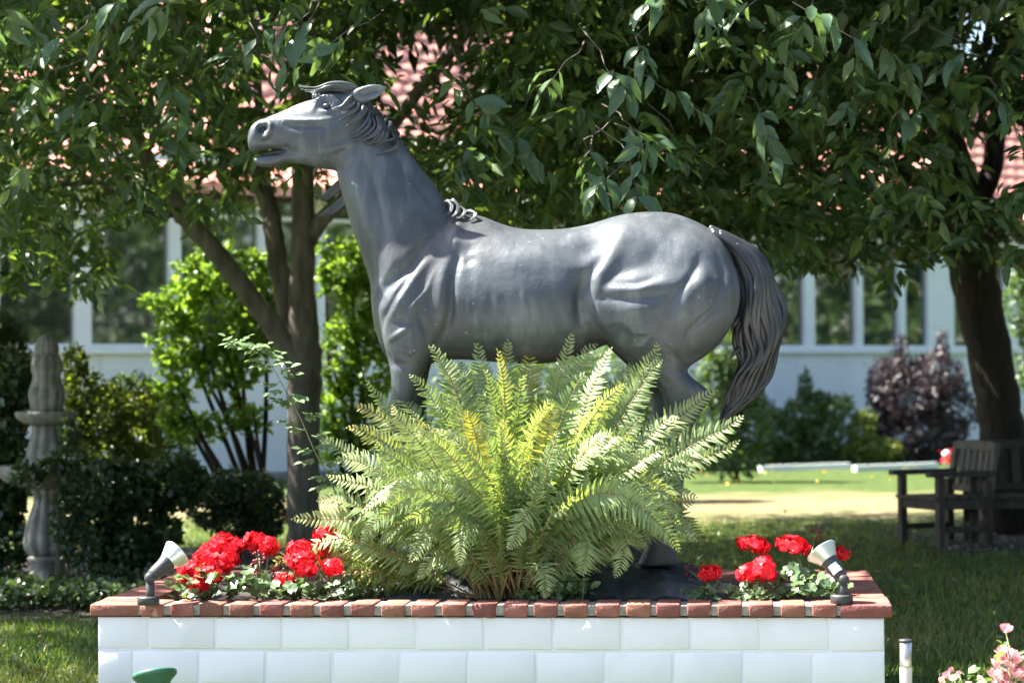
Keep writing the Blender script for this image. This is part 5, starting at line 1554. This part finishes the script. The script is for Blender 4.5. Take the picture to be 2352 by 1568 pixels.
# ================================================================== BENCH AND CHAIR
def local(o, ang):
    Mz = Matrix.Rotation(ang, 3, 'Z')
    return lambda x, y, z: Vector(o) + Mz @ Vector((x, y, z)), Mz
def seat_thing(name, label, cat, o, ang, W, mat, matback, slats, depth=.52):
    """front faces local -y; origin at the middle of the front edge on the ground"""
    q, Mz = local(o, ang)
    t = thing(name, label, cat, Vector(o), 'garden seats by the dark tree')
    def bx(n, c, s_, mt=mat, tilt=0):
        b = MB(); b.box((0, 0, 0), s_, Mz @ Matrix.Rotation(tilt, 3, 'X'))
        part(n, b.mesh(n), mt, t, loc=q(*c))
    for sx in (-1, 1):
        x = sx * (W / 2 - .035)
        bx('leg', (x, .035, .31), (.07, .06, .62)); bx('leg', (x, depth, .29), (.065, .06, .58))
        bx('armrest', (x, depth / 2 - .01, .645), (.085, depth + .14, .045))
        bx('stretcher', (x, depth / 2, .16), (.04, depth - .06, .05))
        bx('side_rail', (x, depth / 2, .375), (.045, depth - .06, .08))
        bx('back_post', (x, depth + .05, .66), (.06, .05, .50), matback, rad(-10))
    bx('front_rail', (0, .035, .375), (W - .142, .045, .09)); bx('back_rail', (0, depth, .375), (W - .142, .04, .08))
    bx('top_rail', (0, depth + .093, .88), (W - .13, .05, .08), matback, rad(-10))
    bx('lower_rail', (0, depth + .03, .50), (W - .13, .04, .06), matback, rad(-10))
    ns_ = 5
    for i in range(ns_):
        bx('seat_slat', (0, .02 + i * (depth - .06) / (ns_ - 1), .432), (W - .02, .085, .028))
    for i in range(slats):
        x = -W / 2 + .1 + (W - .2) * (i + .5) / slats
        bx('back_slat', (x, depth + .062, .69), ((W - .2) / slats * .66, .022, .32), matback, rad(-10))
    return t
far_leg = at(2066, 1250, 20.5); near_leg = at(2152, 1262, 19.9)
fd = near_leg - far_leg
ang = math.atan2(fd.y, fd.x)
mid = (far_leg + near_leg) / 2; mid.z = 0
seat_thing('garden_chair', 'grey wooden garden armchair turned to the left beside the dark bench', 'chair', mid, ang, fd.length + .07, M['wood_dark'], M['wood_grey'], 5)
bo = at(2512, 1262, 19.9); bo.z = 0
seat_thing('garden_bench', 'dark wooden slatted garden bench in front of the leaning trunk', 'bench', (bo.x - .02, 20.1, 0), rad(-4), 2.0, M['wood_dark'], M['wood_dark'], 16)
# small white post and red flowers beyond the chair
c = at(2174, 1068, 31); c.z = 0
b = MB(); b.lathe(c, [(.045, 0), (.045, .42), (.055, .43), (.055, .47), (.01, .5)], 14)
tag(part('marker_post', b.mesh('marker_post', True), M['frame_white']), 'short white post behind the garden chair', 'post')

# ================================================================== GRASS, litter
def grass(n, poly_px, name_unused=None):
    out = []
    while sum(len(o) for o in out) < n:
        px = R.uniform(-60, 2420, n * 2); py = R.uniform(1195, 1640, n * 2)
        a = (px - 1176) / F_PX; v_ = (784 - py) / F_PX
        D = CFn[None] + a[:, None] * CRn[None] + v_[:, None] * CUn[None]
        t = -EYE / D[:, 2]
        P = np.array(CAM)[None] + D * t[:, None]
        out.append(P[(P[:, 1] > 8) & (P[:, 1] < 26)])
    P = np.vstack(out)[:n]
    q = P - np.array([PL.x, PL.y, 0])
    lx, ly = q @ np.array(EXP), q @ np.array(EYP)
    ok = ~((lx > -.02) & (lx < PW + .02) & (ly > -.02) & (ly < PD + .02))
    ok &= ~((P[:, 0] < -.9) & (P[:, 1] > 14.7) & (P[:, 1] < 20.3))
    ok &= ~((P[:, 0] > 3.6) & (P[:, 1] > 19.2) & (P[:, 1] < 21.6) & (R.random(len(P)) < .9))
    P = P[ok]
    n = len(P)
    P[:, 2] = -.004
    A = norm(np.column_stack([R.normal(size=n) * .45, R.normal(size=n) * .45, np.ones(n)]))
    N_ = norm(np.column_stack([R.normal(size=n), R.normal(size=n) - .3, np.zeros(n) + .1]))
    dist = P[:, 1]
    L_ = R.uniform(.03, .075, n) * (1 + (dist > 16) * .1)
    tint = np.clip(R.normal(.42, .25, n) + .25 * np.sin(P[:, 0] * 2.1) * np.sin(P[:, 1] * 1.3), 0, 1)
    tpl = (np.array([(-.5, 0, 0), (.5, 0, 0), (.35, .55, .08), (-.35, .55, .08), (0, 1, .3)]), np.array([(0, 1, 2), (0, 2, 3), (3, 2, 4)]))
    return scatter('grass', P, A, N_, L_, .11, tpl, tint)
tag(part('grass', grass(110000, None), M['grassblade']), 'short green grass blades of the lawn round the planter', 'grass', kind='stuff')
P = np.column_stack([R.uniform(3.7, 7.2, 420), R.uniform(19.5, 21.4, 420), np.full(420, .012)])
V_, F_ = [], []
oc = np.array([(1, 0, 0), (-1, 0, 0), (0, 1, 0), (0, -1, 0), (0, 0, .6), (0, 0, -.6)])
of = [(0, 2, 4), (2, 1, 4), (1, 3, 4), (3, 0, 4), (2, 0, 5), (1, 2, 5), (3, 1, 5), (0, 3, 5)]
for i, q_ in enumerate(P):
    V_ += list(oc * R.uniform(.012, .04) * R.uniform(.6, 1.3, 3) + q_); F_ += [tuple(6 * i + j for j in f) for f in of]
tag(part('pebbles', mesh('pebbles', np.array(V_), F_), M['stone']), 'pale pebbles strewn on the bare earth under the bench', 'pebbles', kind='stuff')
# yellow dandelions out on the sunlit lawn
n = 26
px, py = R.uniform(1580, 2200, n), R.uniform(1078, 1120, n)
P = np.array([at(a, b_, 30) for a, b_ in zip(px, py)])
D = P - np.array(CAM); P = np.array(CAM) + D * (-EYE / D[:, 2])[:, None]
P[:, 2] = .07
tag(part('dandelion_flowers', scatter('dandelion_flowers', np.repeat(P, 3, 0), rdir(n * 3), rdir(n * 3) + np.array([0, 0, 1]), .035, 1, T2), M['yellow']), 'scattered yellow dandelion flowers in the sunlit lawn', 'flowers', kind='stuff')
# fallen leaves and clippings
M['litter'] = leafmat('fallen_leaf', (0.10, 0.06, 0.025), (0.22, 0.17, 0.05), trans=.15, cc=(0.30, 0.26, 0.12))
n = 900
P = np.column_stack([R.uniform(-7, 8, n), R.uniform(11, 26, n), R.uniform(.035, .055, n)])
q = P - np.array([PL.x, PL.y, 0]); lx, ly = q @ np.array(EXP), q @ np.array(EYP)
P = P[~((lx > -.1) & (lx < PW + .1) & (ly > -.1) & (ly < PD + .1))]
n = len(P)
tag(part('fallen_leaves', scatter('fallen_leaves', P, norm(R.normal(size=(n, 3)) * np.array([1, 1, .2])), R.normal(size=(n, 3)) * .3 + np.array([0, 0, 1]), R.uniform(.03, .09, n), .5, T4), M['litter']), 'small dry fallen leaves scattered over the lawn', 'fallen leaves', kind='stuff')
# red bedding flowers glimpsed beyond the chair
P = np.vstack([np.array([at(a, b_, 29.5)]) + R.normal(size=(14, 3)) * .05 for a, b_ in ((2160, 1125), (2192, 1052), (2250, 1050), (2178, 1045))])
tag(part('bedding_flowers', scatter('bedding_flowers', P, rdir(len(P)), rdir(len(P)), .07, .9, T2), M['red']), 'red bedding flowers glimpsed behind the garden chair', 'flowers', kind='stuff')
